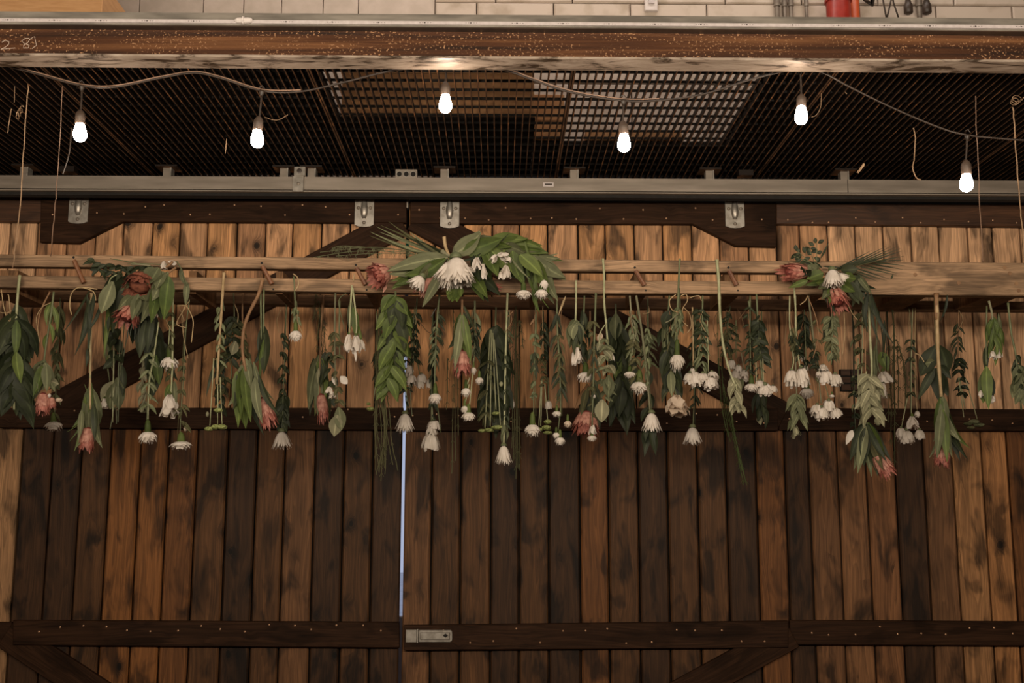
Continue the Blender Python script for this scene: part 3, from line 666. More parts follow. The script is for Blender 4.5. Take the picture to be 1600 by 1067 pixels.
# ================================================================ plant pieces
GR = 'flowers and branches hanging from the ladder'
PL = []
class Plant:
    def __init__(s, name, label, cat, x, y, Y, group=GR):
        s.Y = Y; s.first = None; s.fd = 0; s.name = name; PL.append(s); s.r = thing(name, label, cat, W(x, y, Y), group); s.par = s.r
    def w(s, x, y, d=0): return W(x, y, s.Y+d)
    def u(s): return s.Y/F
    def stem(s, pts, r=1.6, mat='sgreen', name='stem', d=0, nodes=0, taper=.75):
        P = smooth_path([Vector((x, y, 0)) for x, y in pts], 4); n = len(P)
        if s.first is None: s.first = pts
        q = [s.w(p.x, p.y, d) for p in P]; u = s.u()
        mb = MB().tube(q, [r*u*lerp(1, taper, i/(n-1))*(1+(.22 if nodes and i % 3 == 0 else 0)) for i in range(n)], 6)
        return mb.build(name, M[mat], s.par, smooth=True)
    def _leaf(s, mb, x0, y0, x1, y1, w, d0=0., d1=0., bend=0., fold=.35, tw=None, wide=.45):
        A = s.w(x0, y0, d0); B = s.w(x1, y1, d1); ax = B-A; L_ = ax.length
        if L_ < 1e-5: return
        tw = R.uniform(-.5, .5) if tw is None else tw
        view = (A-CAM).normalized(); side = ax.cross(view).normalized(); nr = side.cross(ax).normalized()
        side2 = side*math.cos(tw) + nr*math.sin(tw); nr2 = ax.cross(side2).normalized()
        n = 7; cs = []; ws = []; u = s.u()
        for i in range(n+1):
            t = i/n; c = A + ax*t + side*(bend*L_*math.sin(math.pi*t)) + nr2*(-.08*L_*math.sin(math.pi*t))
            cs.append(c); q = t**(.8 if wide < .5 else 1.1)
            ws.append(max(.0004, w*u/2*(math.sin(math.pi*min(1, q*.97+.03))**.85)*(1-.25*t)*1.28))
        mb.strip(cs, ws, side2, fold, nr2)
    def leaf(s, x0, y0, x1, y1, w, mat='lgreen', d0=0., d1=0., bend=0., fold=.35, tw=None, name='leaf', wide=.45):
        mb = MB(); s._leaf(mb, x0, y0, x1, y1, w, d0, d1, bend, fold, tw, wide); return mb.build(name, M[mat], s.par, smooth=True)
    def spray(s, pts, n, ln, w, spread=.6, mat='ldark', up=False, single=True, dz=.03, start=.0, jit=.3, wide=.45, fold=.35):
        """leaves all along a hanging stem, pointing down and outwards"""
        P = smooth_path([Vector((x, y, 0)) for x, y in pts], 6); J = MB()
        for i in range(n):
            t = start + (1-start)*(i+R.uniform(-.2,.2))/max(1, n-1); t = min(1, max(0, t)); p = P[min(len(P)-1, int(t*(len(P)-1)))]
            sg = (1 if i % 2 else -1) if single else R.choice((-1, 1))
            if not single: t = min(1, max(0, t+R.uniform(-.12, .12))); p = P[min(len(P)-1, int(t*(len(P)-1)))]
            a = sg*spread*R.uniform(.35, 1.15); l = ln*R.uniform(1-jit, 1+jit*.6); dd = R.uniform(-dz, dz)
            x1 = p.x + math.sin(a)*l; y1 = p.y + math.cos(a)*l*(-1 if up else 1)
            if single: s.leaf(p.x, p.y, x1, y1, w*R.uniform(.8,1.15), mat, dd*.3, dd, sg*R.uniform(-.02,.12), fold, wide=wide)
            else: s._leaf(J, p.x, p.y, x1, y1, w*R.uniform(.7,1.15), dd*.3, dd, sg*R.uniform(-.02,.12), fold, wide=wide)
        if not single and J.v: J.build('foliage', M[mat], s.par, smooth=True, kind='stuff')
    def fan(s, x, y, ends, w, mat='lsage', dz=.03, **kw):
        for (x1, y1) in ends: s.leaf(x+R.uniform(-2,2), y+R.uniform(-3,3), x1, y1, w*R.uniform(.85,1.15), mat, R.uniform(-.01,.005), R.uniform(-dz, dz), R.uniform(-.08,.08), **kw)
    def _basis(s, A, B):
        ax = (B-A).normalized(); u = ax.cross(Vector((.1,1,.05))).normalized(); return ax, u, ax.cross(u)
    def _calyx(s, A, ax, r, h, mat='lgreen', par=None):
        MB().lathe(A, [(r*.35, -h), (r*.8, -h*.7), (r, -h*.2), (r*1.1, h*.12), (r*.6, h*.15)], 8, ax).build('calyx', M[mat], par or s.par, smooth=True)
    def mum(s, x, y0, y1, w, tilt=0, mat='white', n=46, name='flower_head', stray=2):
        u_ = s.u(); A = s.w(x, y0, s.fd); B = s.w(x+tilt, y1, s.fd); ax, u, q = s._basis(A, B); H = (B-A).length; Rr = w*u_/2; mb = MB()
        for i in range(n):
            f = i*2.39996; lay = (i/n)**.6; rt = Rr*(.25+.75*lay)*R.uniform(.9,1.05); hl = H*R.uniform(.82,1.02)*(1-.12*lay)
            rad = u*math.cos(f)+q*math.sin(f); sd = ax.cross(rad); cs = []; ws = []
            if i < stray: rt *= 1.35; hl *= .6
            for k in range(6):
                t = k/5; cs.append(A + ax*(hl*t**1.15) + rad*(Rr*.12 + rt*(t**.62)*.88 + (.06*rt if t==1 else 0)))
                ws.append(.052*w*u_*(.45+1.1*math.sin(math.pi*min(1,t*.82+.1))))
            ws[-1] *= .55; mb.strip(cs, ws, sd, .4, -rad)
        o = mb.build(name, M[mat], s.par, smooth=True); s._calyx(A, ax, Rr*.33, Rr*.3, 'sgreen', o); return o
    def daisy(s, x, y0, y1, w, tilt=0, mat='white', n=17, name='flower_head'):
        u_ = s.u(); A = s.w(x, y0, R.uniform(-.01,.01)); B = s.w(x+tilt, y1, R.uniform(-.012,.012)); ax, u, q = s._basis(A, B); H = (B-A).length; Rr = w*u_/2; mb = MB()
        for ly in range(2):
            for i in range(n):
                f = 2*math.pi*(i+ly*.5)/n + R.uniform(-.1,.1); rad = u*math.cos(f)+q*math.sin(f); sd = ax.cross(rad); rt = Rr*R.uniform(.85,1.08)*(1-.22*ly); hl = H*R.uniform(.75,1.1)
                cs = []; ws = []
                for k in range(5):
                    t = k/4; cs.append(A + rad*(rt*(.1+.9*t**.75)) + ax*(hl*(.1+.9*t**2.0)*(1+.15*ly))); ws.append(w*u_*.085*(.5+.9*math.sin(math.pi*min(1, t*.7+.15))))
                mb.strip(cs, ws, sd, .3, -ax)
        o = mb.build(name, M[mat], s.par, smooth=True); s._calyx(A, ax, Rr*.28, Rr*.25, 'sgreen', o); return o
    def carn(s, x, y0, y1, w, tilt=0, mat='white', cal=True, name='flower_head', ch=None):
        """carnation head hanging down: y0 calyx top, y1 lowest ruffle"""
        u_ = s.u(); hh = (y1-y0); A = s.w(x, y0, s.fd); B = s.w(x+tilt, y1, s.fd); ax, u, q = s._basis(A, B); H = (B-A).length; Rr = w*u_/2; mb = MB()
        ph = R.uniform(0, 6); k = 22; fr = .45 if cal else .08
        for ly in range(4):
            rmax = Rr*(1, .86, .66, .42)[ly]; reach = (.62, .80, .93, 1.0)[ly]; vs = []
            for (rf, hf) in ((.10, 0), (.55, .22), (.85, .52), (1.0, .95)):
                for j in range(k):
                    a = 2*math.pi*j/k+ph+ly; wv = (math.sin(j*2.9+ly*2+ph)*.5+R.uniform(-.5,.5))*rf
                    rad = u*math.cos(a)+q*math.sin(a)
                    vs.append(A + ax*H*fr + rad*rmax*rf*(1+wv*.2) + ax*H*(1-fr)*reach*hf*(1+wv*.35))
            fs = [(i*k+j, i*k+(j+1)%k, (i+1)*k+(j+1)%k, (i+1)*k+j) for i in range(3) for j in range(k)]
            mb.add(vs, fs)
        o = mb.build(name, M[mat], s.par, smooth=False)
        if cal: MB().lathe(A, [(Rr*.08,-Rr*.2),(Rr*.24,0),(Rr*.34,H*.2),(Rr*.36,H*fr),(Rr*.6,H*(fr+.1))], 8, ax).build('calyx', M['lgreen'], o, smooth=True)
        return o
    def ragged(s, x, y0, y1, w, tilt=0, mat='white', n=11, name='flower_head', cal=True):
        """open papery flower of broad drooping petals"""
        u_ = s.u(); A = s.w(x, y0, s.fd); B = s.w(x+tilt, y1, s.fd); ax, u, q = s._basis(A, B); H = (B-A).length; Rr = w*u_/2; mb = MB()
        for i in range(n):
            f = i*2.39996+R.uniform(-.3,.3); rad = u*math.cos(f)+q*math.sin(f); sd = (ax.cross(rad) + ax*R.uniform(-.3,.3)).normalized(); rt = Rr*R.uniform(.35,1.0); hl = H*R.uniform(.6,1.02); cs = []; ws = []
            for k in range(6):
                t = k/5; wv = R.uniform(-.05,.05); cs.append(A + rad*(rt*t**.8*(1+wv)) + ax*(hl*t) + u*Rr*wv); ws.append(w*u_*.19*(.3+.9*math.sin(math.pi*min(1, t*.8+.08)))*R.uniform(.8,1.1))
            mb.strip(cs, ws, sd, R.uniform(-.5,.6), -rad)
        o = mb.build(name, M[mat], s.par, smooth=True)
        if cal: s._calyx(A, ax, Rr*.22, Rr*.35, 'lgreen', o)
        return o
    def protea(s, x0, y0, x1, y1, w, mat='pink', open_=0.0, n=19, name='protea_head', d0=0, d1=0, centre='redc'):
        u_ = s.u(); A = s.w(x0, y0, d0); B = s.w(x1, y1, d1); ax, u, q = s._basis(A, B); H = (B-A).length; Rr = w*u_/2
        base = MB().lathe(A, [(Rr*.25,-H*.08),(Rr*.6,0),(Rr*.8,H*.15),(Rr*.86,H*.4),(Rr*.62,H*.62),(Rr*.3,H*.72)], 12, ax).build(name, M[centre], s.par, smooth=True)
        for ly in range(3):
            mb = MB()
            for i in range(n):
                f = 2*math.pi*(i+.37*ly)/n + R.uniform(-.1,.1); rad = u*math.cos(f)+q*math.sin(f); sd = ax.cross(rad); L_ = H*(.60+.18*ly)*R.uniform(.82,1.10); cs = []; ws = []
                for k in range(7):
                    t = k/6; r_ = Rr*(.55 + .42*math.sin(math.pi*min(1,t*.62+.08)) + (open_+.16)*t*t*.6 - (.05*ly) + (.10 if t==1 else 0))
                    cs.append(A + ax*(L_*t) + rad*r_); ws.append(Rr*.145*(.75+.5*math.sin(math.pi*t*.9))*(.2 if t==1 else 1))
                mb.strip(cs, ws, sd, .35, rad*-1)
            mb.build('bracts', M['pinkpale' if (ly == 0 and mat == 'pink') else mat], base, smooth=True)
        return base
    def button(s, x, y, w, h=None, mat='button', name='flower_head'):
        u_ = s.u(); h = h or w*.5; c = s.w(x, y, R.uniform(-.01,.01)); k = 12; mb = MB(); prof = []
        for i in range(8):
            a = math.pi*i/7; prof.append((max(.0002, math.sin(a)*w*u_/2), -math.cos(a)*h*u_/2))
        mb.lathe(c, prof, k, (0,0,1), lambda i, j: 1+.10*math.sin(i*5.1+j*2.7)+R.uniform(-.06,.06)); return mb.build(name, M[mat], s.par)
    def feather(s, pts_list, r=.7, mat='lolive', needles=0, nl=8, name='strands', dz=.02, amp=.6):
        mb = MB(); u_ = s.u()
        for pts in pts_list:
            P = smooth_path([Vector((x, y, 0)) for x, y in pts], 5); d = R.uniform(-dz, dz)
            mb.tube([s.w(p.x+R.uniform(-amp,amp), p.y, d) for p in P], r*u_, 3, False)
            if needles:
                for _ in range(needles):
                    t = R.uniform(0,1); p = P[int(t*(len(P)-1))]; a = R.uniform(-.9,.9)
                    mb.tube([s.w(p.x, p.y, d), s.w(p.x+math.sin(a)*nl, p.y+math.cos(a)*nl, d+R.uniform(-.015,.015))], [r*.6*u_, r*.3*u_], 3, False)
        return mb.build(name, M[mat], s.par, kind='stuff')
    def scraps(s, pts, n, ln, w, mat='ldark', spread=1.0): # small curled dried leaves
        s.spray(pts, n, ln, w, spread, mat, single=False, jit=.5, fold=.9)
    def curl(s, pts, r=.7, mat='stan', name='tendril', d=-.01):
        P = smooth_path([Vector((x, y, 0)) for x, y in pts], 6)
        return MB().tube([s.w(p.x, p.y, d) for p in P], r*s.u(), 5).build(name, M[mat], s.par, smooth=True)
    def clip(s, x, y, mat='stan'): # the bent end that hooks over the rail
        return s.stem([(x, y), (x+.6, y-6), (x+2.5, y-9), (x+4, y-5)], 1.2, mat, 'hooked_end', -.004)
# ================================================================ hanging stems, left to right
FR, RR = LF-.022, LR-.02
p = Plant('leafy_branch', 'dense branch of big dark green leaves at the far left edge', 'branch', 30, 432, FR)
p.stem([(31,430),(27,470),(25,520),(22,640)], 2.4, 'spale')
p.spray([(25,490),(23,560),(20,610)], 30, 62, 19, .55, 'ldark', start=0)
for e in ((2,545),(-6,560),(42,535),(40,600),(4,640),(26,650),(10,600)): p.leaf(25, e[1]-60, e[0], e[1], 20, 'ldark', 0, R.uniform(-.04,.02))
p.leaf(25,550,33,599,15,'lgreen',-.02,-.03); p.leaf(26,500,24,560,12,'lgreen',-.02,-.02)
p = Plant('hanging_protea', 'small pink protea with broad pale leaves, leftmost of the proteas', 'flower', 83, 458, FR)
p.stem([(84,456),(80,490),(72,540),(68,575),(68,610)], 1.8, 'sgreen')
p.spray([(82,470),(76,520)], 5, 40, 7, .2, 'lgreen')
p.fan(70, 565, [(44,610),(50,628),(60,612),(78,600),(86,612),(57,596)], 14, 'lsage')
p.leaf(72,570,73,612,14,'lsage',-.03,-.035); p.leaf(66,572,52,620,15,'lgreen',-.02,-.02); p.leaf(80,596,92,600,12,'lpale')
p.protea(68, 616, 66, 650, 20, 'pink', .2); p.protea(80,622,81,641,13,'pink',.1); p.button(77,618,5,7,'white'); p.button(92,625,10,7,'creamp')
p = Plant('hanging_carnation', 'white carnation below narrow greyish leaves, beside the leftmost protea', 'flower', 93, 470, RR)
p.stem([(94,465),(92,520),(88,600),(85,650)], 1.0, 'sgreen'); p.spray([(92,478),(90,580)], 24, 28, 5, .3, 'lolive', single=False)
p.carn(84, 646, 672, 27); p.scraps([(88,585),(86,645)], 8, 14, 4, 'lolive')
p = Plant('bare_twig', 'thin brown twig with a curled tip, right of the far left branch', 'twig', 74, 456, FR)
p.stem([(78,456),(66,480),(60,500),(59,530),(61,552)], 1.3, 'sbrown', nodes=1); p.curl([(79,473),(66,480),(57,495),(58,510),(62,535)], .6)
p = Plant('dried_tendril', 'thin pale looped tendril over the far left branch', 'twig', 5, 452, FR)
p.curl([(2,452),(5,475),(10,495),(16,500),(14,465),(12,460)], .8,'stan'); p.curl([(0,488),(10,489),(18,485)], .6,'stan')
p = Plant('dark_grass', 'long dark narrow blades fanning down left of the left bouquet', 'grass', 142, 455, LF-.05)
for a in ((141,452,97,522,3),(148,455,116,556,6),(139,468,121,548,6),(136,460,136,556,5),(158,475,136,520,4),(136,545,134,575,4)): p.leaf(*a[:4], a[4]*1.2, 'ldark', bend=.04)
p.curl([(152,452),(125,449),(112,458),(109,478),(112,492)], 1.0, 'stan', 'dried_loop'); p.curl([(128,449),(146,456),(150,470)], 1.0, 'stan', 'dried_loop')
p = Plant('hanging_protea', 'pink protea on a long speckled stem under long grey leaves, left of the left brace', 'flower', 144, 462, FR)
p.stem([(143,458),(142,520),(141,590),(141,640)], 2.2, 'stan', nodes=1); p.stem([(141,470),(141,600)],2.4,'spale')
for a in ((140,600,118,700,16,.18),(141,602,153,690,15,-.1),(139,640,113,668,8,0),(140,610,108,690,5,.1),(143,598,158,660,9,-.15),(132,600,104,675,3,.25),(150,640,160,700,12,-.1),(133,620,116,705,10,.05),(140,625,142,690,14,0)): p.leaf(*a[:4], a[4], 'lsage' if a[4]>10 else 'lgreen', 0, R.uniform(-.04,.03), a[5])
p.protea(137, 670, 134, 708, 23, 'pink', .0); p.leaf(146,630,148,690,9,'ldark',-.05,-.05); p.leaf(128,640,122,690,9,'lsage',-.04,-.05)
p = Plant('leafy_spray', 'mixed trailing leaves with round sage leaves and a white bud under the left bouquet', 'branch', 178, 500, RR)
p.stem([(176,470),(178,540),(177,600),(176,660)], 1.3, 'spale'); p.spray([(178,515),(180,560)], 9, 22, 12, .8, 'ldark')
p.stem([(196,480),(190,560),(180,640)],.9,'sgreen'); p.leaf(168,470,164,570,6,'lgreen',bend=.1); p.leaf(170,480,176,580,5,'lsage',bend=-.08); p.leaf(160,490,172,600,4,'lsage')
p.leaf(178,596,158,626,19,'lpale',wide=.6); p.leaf(183,590,186,640,19,'lsage',wide=.6); p.leaf(176,600,172,640,18,'lsage',wide=.6); p.ragged(163,622,641,16); p.leaf(190,570,192,620,12,'ldark')
p.feather([[(190,500),(186,560),(184,660)],[(200,520),(185,600),(172,670)],[(182,600),(182,662)]], .7, 'sgreen')
p = Plant('wilted_lily', 'twisted pale wilted stalk, between the round sage leaves and the white carnations', 'flower', 229, 500, RR)
p.stem([(230,495),(228,530),(229,560),(222,590),(228,615),(222,632)], 2.4, 'lpale'); p.spray([(228,560),(222,590),(226,625)], 8, 18, 7, .5, 'lpale'); p.ragged(224,628,646,20,mat='lpale',cal=False)
p = Plant('hanging_carnation', 'white carnation hanging just below the twisted pale wilted stalk', 'flower', 246, 500, FR)
p.stem([(248,503),(240,560),(233,600),(231,664)], 1.3, 'spale'); p.carn(231, 658, 692, 28); p.button(240,550,4,12,'lsage')
p = Plant('leafy_branch', 'clump of broad dark leaves hanging in shade under the left bouquet', 'branch', 244, 478, LF+.2)
p.stem([(240,470),(242,600)], 1.4); p.spray([(225,480),(240,520),(255,545)], 13, 62, 17, .3, 'ldark'); p.leaf(248,560,236,625,22,'ldark'); p.leaf(262,540,278,595,14,'ldark',bend=-.1); p.leaf(244,555,249,602,15,'lgreen',-.02,-.02)
p = Plant('hanging_carnation', 'half hidden white carnation in front of the shaded dark leaves', 'flower', 264, 500, FR+.02)
p.stem([(266,505),(263,545)], 1.3, 'spale'); p.carn(265, 540, 577, 27)
p = Plant('hanging_lisianthus', 'ragged white bloom on a straight pale stem, right of the shaded dark leaves', 'flower', 270, 455, FR)
p.stem([(270,452),(270,520),(269,580),(267,620)], 1.9, 'spale'); p.leaf(265,600,258,628,8,'lgreen'); p.leaf(272,595,276,634,8,'lsage'); p.ragged(265, 616, 655, 34, n=15)
p = Plant('hanging_carnation', 'wide flat white carnation hanging lowest at the left brace', 'flower', 291, 470, FR+.01)
p.stem([(296,468),(290,520),(286,600),(283,640),(281,685)], 1.0, 'sgreen'); p.carn(283, 678, 702, 34, cal=True); p.button(290,670,6,8,'creamp'); p.scraps([(284,632),(288,670)],8,14,4,'lolive')
p = Plant('dried_tendril', 'pale curling tendrils with a drooping leaf at the right end of the left bouquet', 'twig', 280, 440, LF-.03)
p.curl([(276,478),(290,478),(298,490),(302,505),(299,535)], .9); p.curl([(290,480),(276,505),(290,512)], .7); p.curl([(296,470),(285,488),(286,520),(294,560)],.5)
p.leaf(283,418,292,448,7,'lsage',bend=-.1); p.leaf(292,440,290,478,9,'lsage'); p.curl([(276,408),(283,420),(292,445)], 1.0,'lsage')
p = Plant('hanging_button_mum', 'flat green button flowers on a long tan stalk, leftmost of the green ones', 'flower', 350, 428, FR)
p.stem([(350,426),(347,470),(343,530),(339,600)], 2.4, 'stan', nodes=1)
for a in ((341,640,339,560),(328,665,334,560),(340,662,340,600),(347,663,344,590)): p.stem([(a[2],a[3]),(a[0],a[1])], 1.0, 'spale')
p.button(341,641,14,7); p.button(326,670,13,7); p.button(337,667,14,8); p.button(347,667,16,8); p.button(324,647,5,8,'lpale')
p.leaf(332,575,322,620,4,'ldark')
p = Plant('eucalyptus_spray', 'bushy spray of small curled leaves with one pale leaf, left of the large protea', 'branch', 366, 470, RR)
p.stem([(365,455),(366,520),(360,600)], 1.2); p.stem([(380,455),(379,500),(386,550)], 1.6,'sbrown'); p.curl([(366,474),(372,490),(371,505)], .8,'stan')
p.spray([(364,495),(362,560)], 20, 22, 8, .9, 'ldark'); p.scraps([(352,520),(350,620)], 36, 18, 5, 'lolive'); p.scraps([(370,500),(384,560)], 30, 16, 6, 'lolive'); p.leaf(368,533,362,555,15,'lpale',-.03,-.03,wide=.6); p.spray([(344,560),(345,640)],14,26,7,.5,'ldark')
p = Plant('hanging_protea', 'large pink protea with a thick brown bent stalk and drooping green leaves', 'flower', 408, 448, FR)
p.stem([(410,436),(404,460),(388,492),(380,520),(379,550),(384,580)], 3.0, 'sbrown', nodes=1); p.stem([(388,492),(396,478)], 1.5,'sbrown')
for a in ((378,570,356,635,16,.12,'lsage'),(380,575,376,650,17,.0,'lgreen'),(382,570,392,660,16,0,'lgreen'),(386,572,404,655,14,-.1,'lsage'),(388,572,440,650,9,-.15,'ldark'),(375,580,364,640,14,.05,'ldark'),(384,560,392,608,12,0,'lsage'),(390,560,424,655,13,-.1,'lsage'),(380,600,384,670,20,0,'lgreen'),(385,575,412,680,12,-.05,'ldark'),(370,580,372,668,18,0,'lgreen'),(396,565,428,625,8,-.1,'lsage')): p.leaf(*a[:5], a[6], 0, R.uniform(-.05,.02), a[5])
p.protea(410, 624, 423, 670, 25, 'pink', .25); p.leaf(398,590,410,662,13,'lsage',-.05,-.06,-.05); p.leaf(404,585,438,650,9,'ldark',-.04,-.06,-.1)
p = Plant('folded_leaf_branch', 'smooth dark green double stalk with a folded dark leaf, right of the brown protea stalk', 'branch', 410, 455, FR+.02)
p.stem([(407,452),(408,500),(408,530)], 1.8, 'sgreen'); p.stem([(412,452),(412,520)], 1.8, 'sgreen'); p.leaf(410,505,396,570,14,'ldark',bend=.15); p.leaf(411,510,412,585,20,'ldark'); p.leaf(412,530,406,600,6,'lgreen')
p = Plant('hanging_daisy_mum', 'drooping white mum with dark foliage hanging right of the large protea', 'flower', 448, 455, RR)
p.stem([(448,450),(446,530),(443,600),(441,670)], 1.0, 'sgreen'); p.scraps([(442,585),(443,620)],8,8,4,'ldark'); p.spray([(443,618),(441,660)], 22, 22, 9, .5, 'ldark'); p.mum(440, 674, 704, 36, n=30)
p = Plant('hanging_carnation', 'small white carnation on a short stem hooked on with a loop', 'flower', 461, 440, FR)
p.curl([(458,428),(465,434),(466,446),(460,455)], 1.1,'stan','hooked_end'); p.stem([(459,432),(461,470),(461,508)], 1.4, 'sgreen', nodes=1); p.carn(462, 501, 533, 20)
p = Plant('asparagus_fern', 'feathery brown green frond, left of the small leafy protea', 'fern', 504, 458, RR)
p.stem([(506,455),(504,500),(498,560)], 1.6, 'sbrown'); p.feather([[(494,460),(490,500)],[(500,480),(494,550)],[(504,500),(500,560)],[(498,470),(504,560)],[(506,510),(510,565)]], .6, 'lolive', 26, 9)
p = Plant('hanging_protea', 'small pink protea wrapped in sage leaves beside the feathery frond', 'flower', 503, 545, RR-.04)
p.r.location = W(504, 470, RR-.04)
p.stem([(504,470),(500,560),(500,620)], 1.6,'sbrown')
for a in ((498,555,482,640,18,'lsage'),(500,560,492,650,15,'lgreen'),(503,560,508,628,13,'lgreen'),(498,575,496,650,13,'lsage'),(506,580,514,660,14,'ldark'),(508,550,500,605,14,'ldark'),(490,560,484,650,12,'ldark')): p.leaf(*a[:5], a[5], 0, R.uniform(-.05,.01))
p.protea(502,618,505,662,18,'pink',.15); p.leaf(498,575,496,600,5,'lpale',-.04,-.04)
p = Plant('sweet_pea_vine', 'dried vine with small white petals and pale ivy leaves at its tip', 'flower', 524, 460, FR+.05)
p.stem([(524,456),(523,520),(524,585),(528,630)], 1.5, 'lpale', nodes=1); p.stem([(531,470),(530,510),(531,560)],1.4,'sgreen'); p.curl([(541,458),(531,466),(530,480),(540,518)],.7,'sgreen')
p.scraps([(524,520),(530,640)], 36, 15, 5, 'lolive'); p.spray([(514,550),(520,600)],8,18,6,.5,'ldark')
p.leaf(532,588,543,600,11,'white',wide=.6); p.ragged(514,604,617,15,cal=False); p.ragged(520,612,624,14,cal=False); p.leaf(521,588,524,602,7,'white')
p.leaf(527,648,522,682,20,'lpale',wide=.6); p.leaf(529,636,534,672,17,'lsage',wide=.6); p.leaf(521,622,522,636,8,'ldark')
p = Plant('hanging_alstroemeria', 'white lily like bloom with green leaves on a short stem, left of the garland', 'flower', 551, 440, FR)
p.curl([(552,440),(553,432),(554,428)], 1.0,'stan','hooked_end'); p.stem([(550,446),(547,490),(546,522)], 1.8, 'spale'); p.stem([(551,450),(557,500),(556,525)], 1.6, 'spale')
p.leaf(552,480,557,530,12,'lgreen'); p.leaf(556,500,567,545,5,'lgreen'); p.leaf(549,470,546,520,9,'lsage'); p.ragged(545,522,548,20); p.ragged(556,524,552,24); p.ragged(564,530,550,14); p.leaf(555,548,556,565,4,'white')
# ---- centre
p = Plant('ruscus_garland', 'long thick garland of glossy green leaves over the left side of the door slit', 'branch', 618, 455, LF-.06)
p.stem([(618,455),(617,520),(607,600)], 1.8, 'sgreen'); p.spray([(618,462),(618,500),(612,555),(605,595)], 46, 46, 16, .62, 'lgreen', dz=.05); p.spray([(620,470),(616,560)], 16, 46, 15, .5, 'ldark', dz=.05)
p = Plant('asparagus_fern', 'long wispy green strands trailing to the lowest point left of the door slit', 'fern', 597, 480, LF+.05)
ls_ = [[(R.uniform(592,604),480),(R.uniform(586,600),570),(R.uniform(584,606),660),(R.uniform(582,604),R.uniform(700,752))] for _ in range(16)]
ls_ += [[(600,590),(608,640),(612,690),(622,735)],[(598,590),(605,680),(614,726)]]
p.feather(ls_, .75, 'lolive', 12, 7); p.feather([[(592,485),(590,560),(588,600)],[(596,485),(594,590)]], .6, 'lolive', 24, 8)
p = Plant('hanging_button_mum', 'small green blossom peeping out left of the long wispy strands', 'flower', 586, 560, LR+.05)
p.r.location = W(588, 486, LR+.05); p.stem([(588,486),(590,560),(584,625)], .8, 'spale'); p.button(579,639,12,7); p.button(576,631,7,5)
p = Plant('daisy_spray', 'cluster of small white daisies right of the glossy garland', 'flower', 650, 470, RR)
p.stem([(652,465),(648,520),(645,585)], 1.4, 'sgreen'); p.stem([(650,490),(652,560),(656,585)], 1.0); p.stem([(648,480),(642,560),(640,580)],.9); p.scraps([(650,490),(648,570)], 26, 15, 4, 'ldark')
p.daisy(643,586,600,18); p.daisy(640,570,586,14); p.daisy(658,584,597,18,2); p.daisy(657,592,604,14); p.daisy(630,590,602,12); p.daisy(670,592,605,10)
p.curl([(653,500),(668,518),(675,518)],.8,'sbrown','twig'); p.stem([(672,520),(670,592)],.6)
p = Plant('hanging_spider_mum', 'cone shaped white mum in front of the slit between the doors', 'flower', 634, 560, RR)
p.r.location = W(636, 486, RR); p.stem([(636,486),(634,560),(636,640)], .9,'sgreen'); p.feather([[(632,600),(636,645)],[(630,590),(640,640)],[(640,600),(644,650)]],.6,'sgreen',6,6); p.mum(633, 646, 678, 32, n=44)
p = Plant('hanging_carnation', 'single white carnation on a rosemary like stem right of the door slit', 'flower', 685, 462, FR+.05)
p.stem([(687,458),(683,500),(680,560),(679,605)], 1.8, 'sgreen'); p.spray([(684,490),(680,560)], 30, 20, 3.4, .6, 'ldark', single=False); p.curl([(682,480),(673,496)],.9,'cord','twig'); p.carn(680, 600, 630, 20)
p = Plant('daisy_spray', 'stack of three white daisies hanging low right of the door slit', 'flower', 678, 600, RR)
p.r.location = W(676, 486, RR); p.stem([(676,486),(674,600),(674,655),(672,685)], 1.1); p.stem([(683,630),(689,676)], .9,'sgreen'); p.stem([(674,625),(676,655)],1.4,'spale'); p.daisy(678,656,670,22); p.daisy(673,667,680,20,2,n=14); p.daisy(673,677,700,30,n=20)
p = Plant('hanging_protea', 'pink protea framed by upright pointed leaves under the middle bouquet', 'flower', 720, 478, FR)
p.stem([(722,468),(722,500),(722,560)], 2.0, 'sbrown')
for a in ((720,490,703,565,16,.12,'lsage'),(721,488,718,560,18,0,'lgreen'),(722,490,734,560,18,-.05,'lgreen'),(722,500,712,585,16,.1,'lsage'),(724,488,742,535,12,-.1,'ldark'),(718,495,700,545,14,.15,'ldark'),(724,498,736,570,12,-.12,'lsage'),(723,475,742,520,5,0,'ldark')): p.leaf(*a[:5], a[6], 0, R.uniform(-.04,.02), a[5])
p.protea(722, 550, 721, 591, 27, 'pink', .15); p.leaf(722,492,710,578,13,'lsage',-.04,-.06); p.leaf(723,492,736,565,12,'lgreen',-.04,-.06)
p = Plant('asparagus_fern', 'thin dark strand hanging behind the protea under the middle bouquet', 'fern', 708, 480, LR+.03)
p.feather([[(708,480),(709,520),(710,600),(712,720)],[(714,560),(716,680)],[(700,560),(698,640)],[(708,600),(706,740)]], .8, 'lolive', 14, 6)
p = Plant('carnation_spray', 'spray of several little white carnations right of the protea under the middle bouquet', 'flower', 742, 470, FR+.02)
p.stem([(742,470),(742,530),(740,570)], 1.6, 'lsage'); p.spray([(742,480),(742,540)],7,34,5,.2,'lsage'); p.stem([(740,560),(737,600),(733,640)],1.2,'spale'); p.stem([(734,590),(728,605)],1,'spale'); p.stem([(733,600),(727,630)],1,'spale')
p.carn(740,564,584,9); p.carn(728,594,619,15); p.carn(726,624,645,12); p.carn(732,632,657,21); p.carn(749,580,600,13)
p = Plant('leafy_branch', 'dense mass of very dark leaves behind the tallest straight pale stem', 'branch', 775, 485, LR-.06)
p.stem([(775,480),(774,520),(772,660)], 1.6, 'sgreen'); p.spray([(775,510),(775,580),(774,620)], 34, 58, 16, .42, 'ldark'); p.leaf(772,510,750,564,16,'ldark'); p.leaf(776,508,790,560,16,'ldark'); p.leaf(775,640,775,686,12,'ldark')
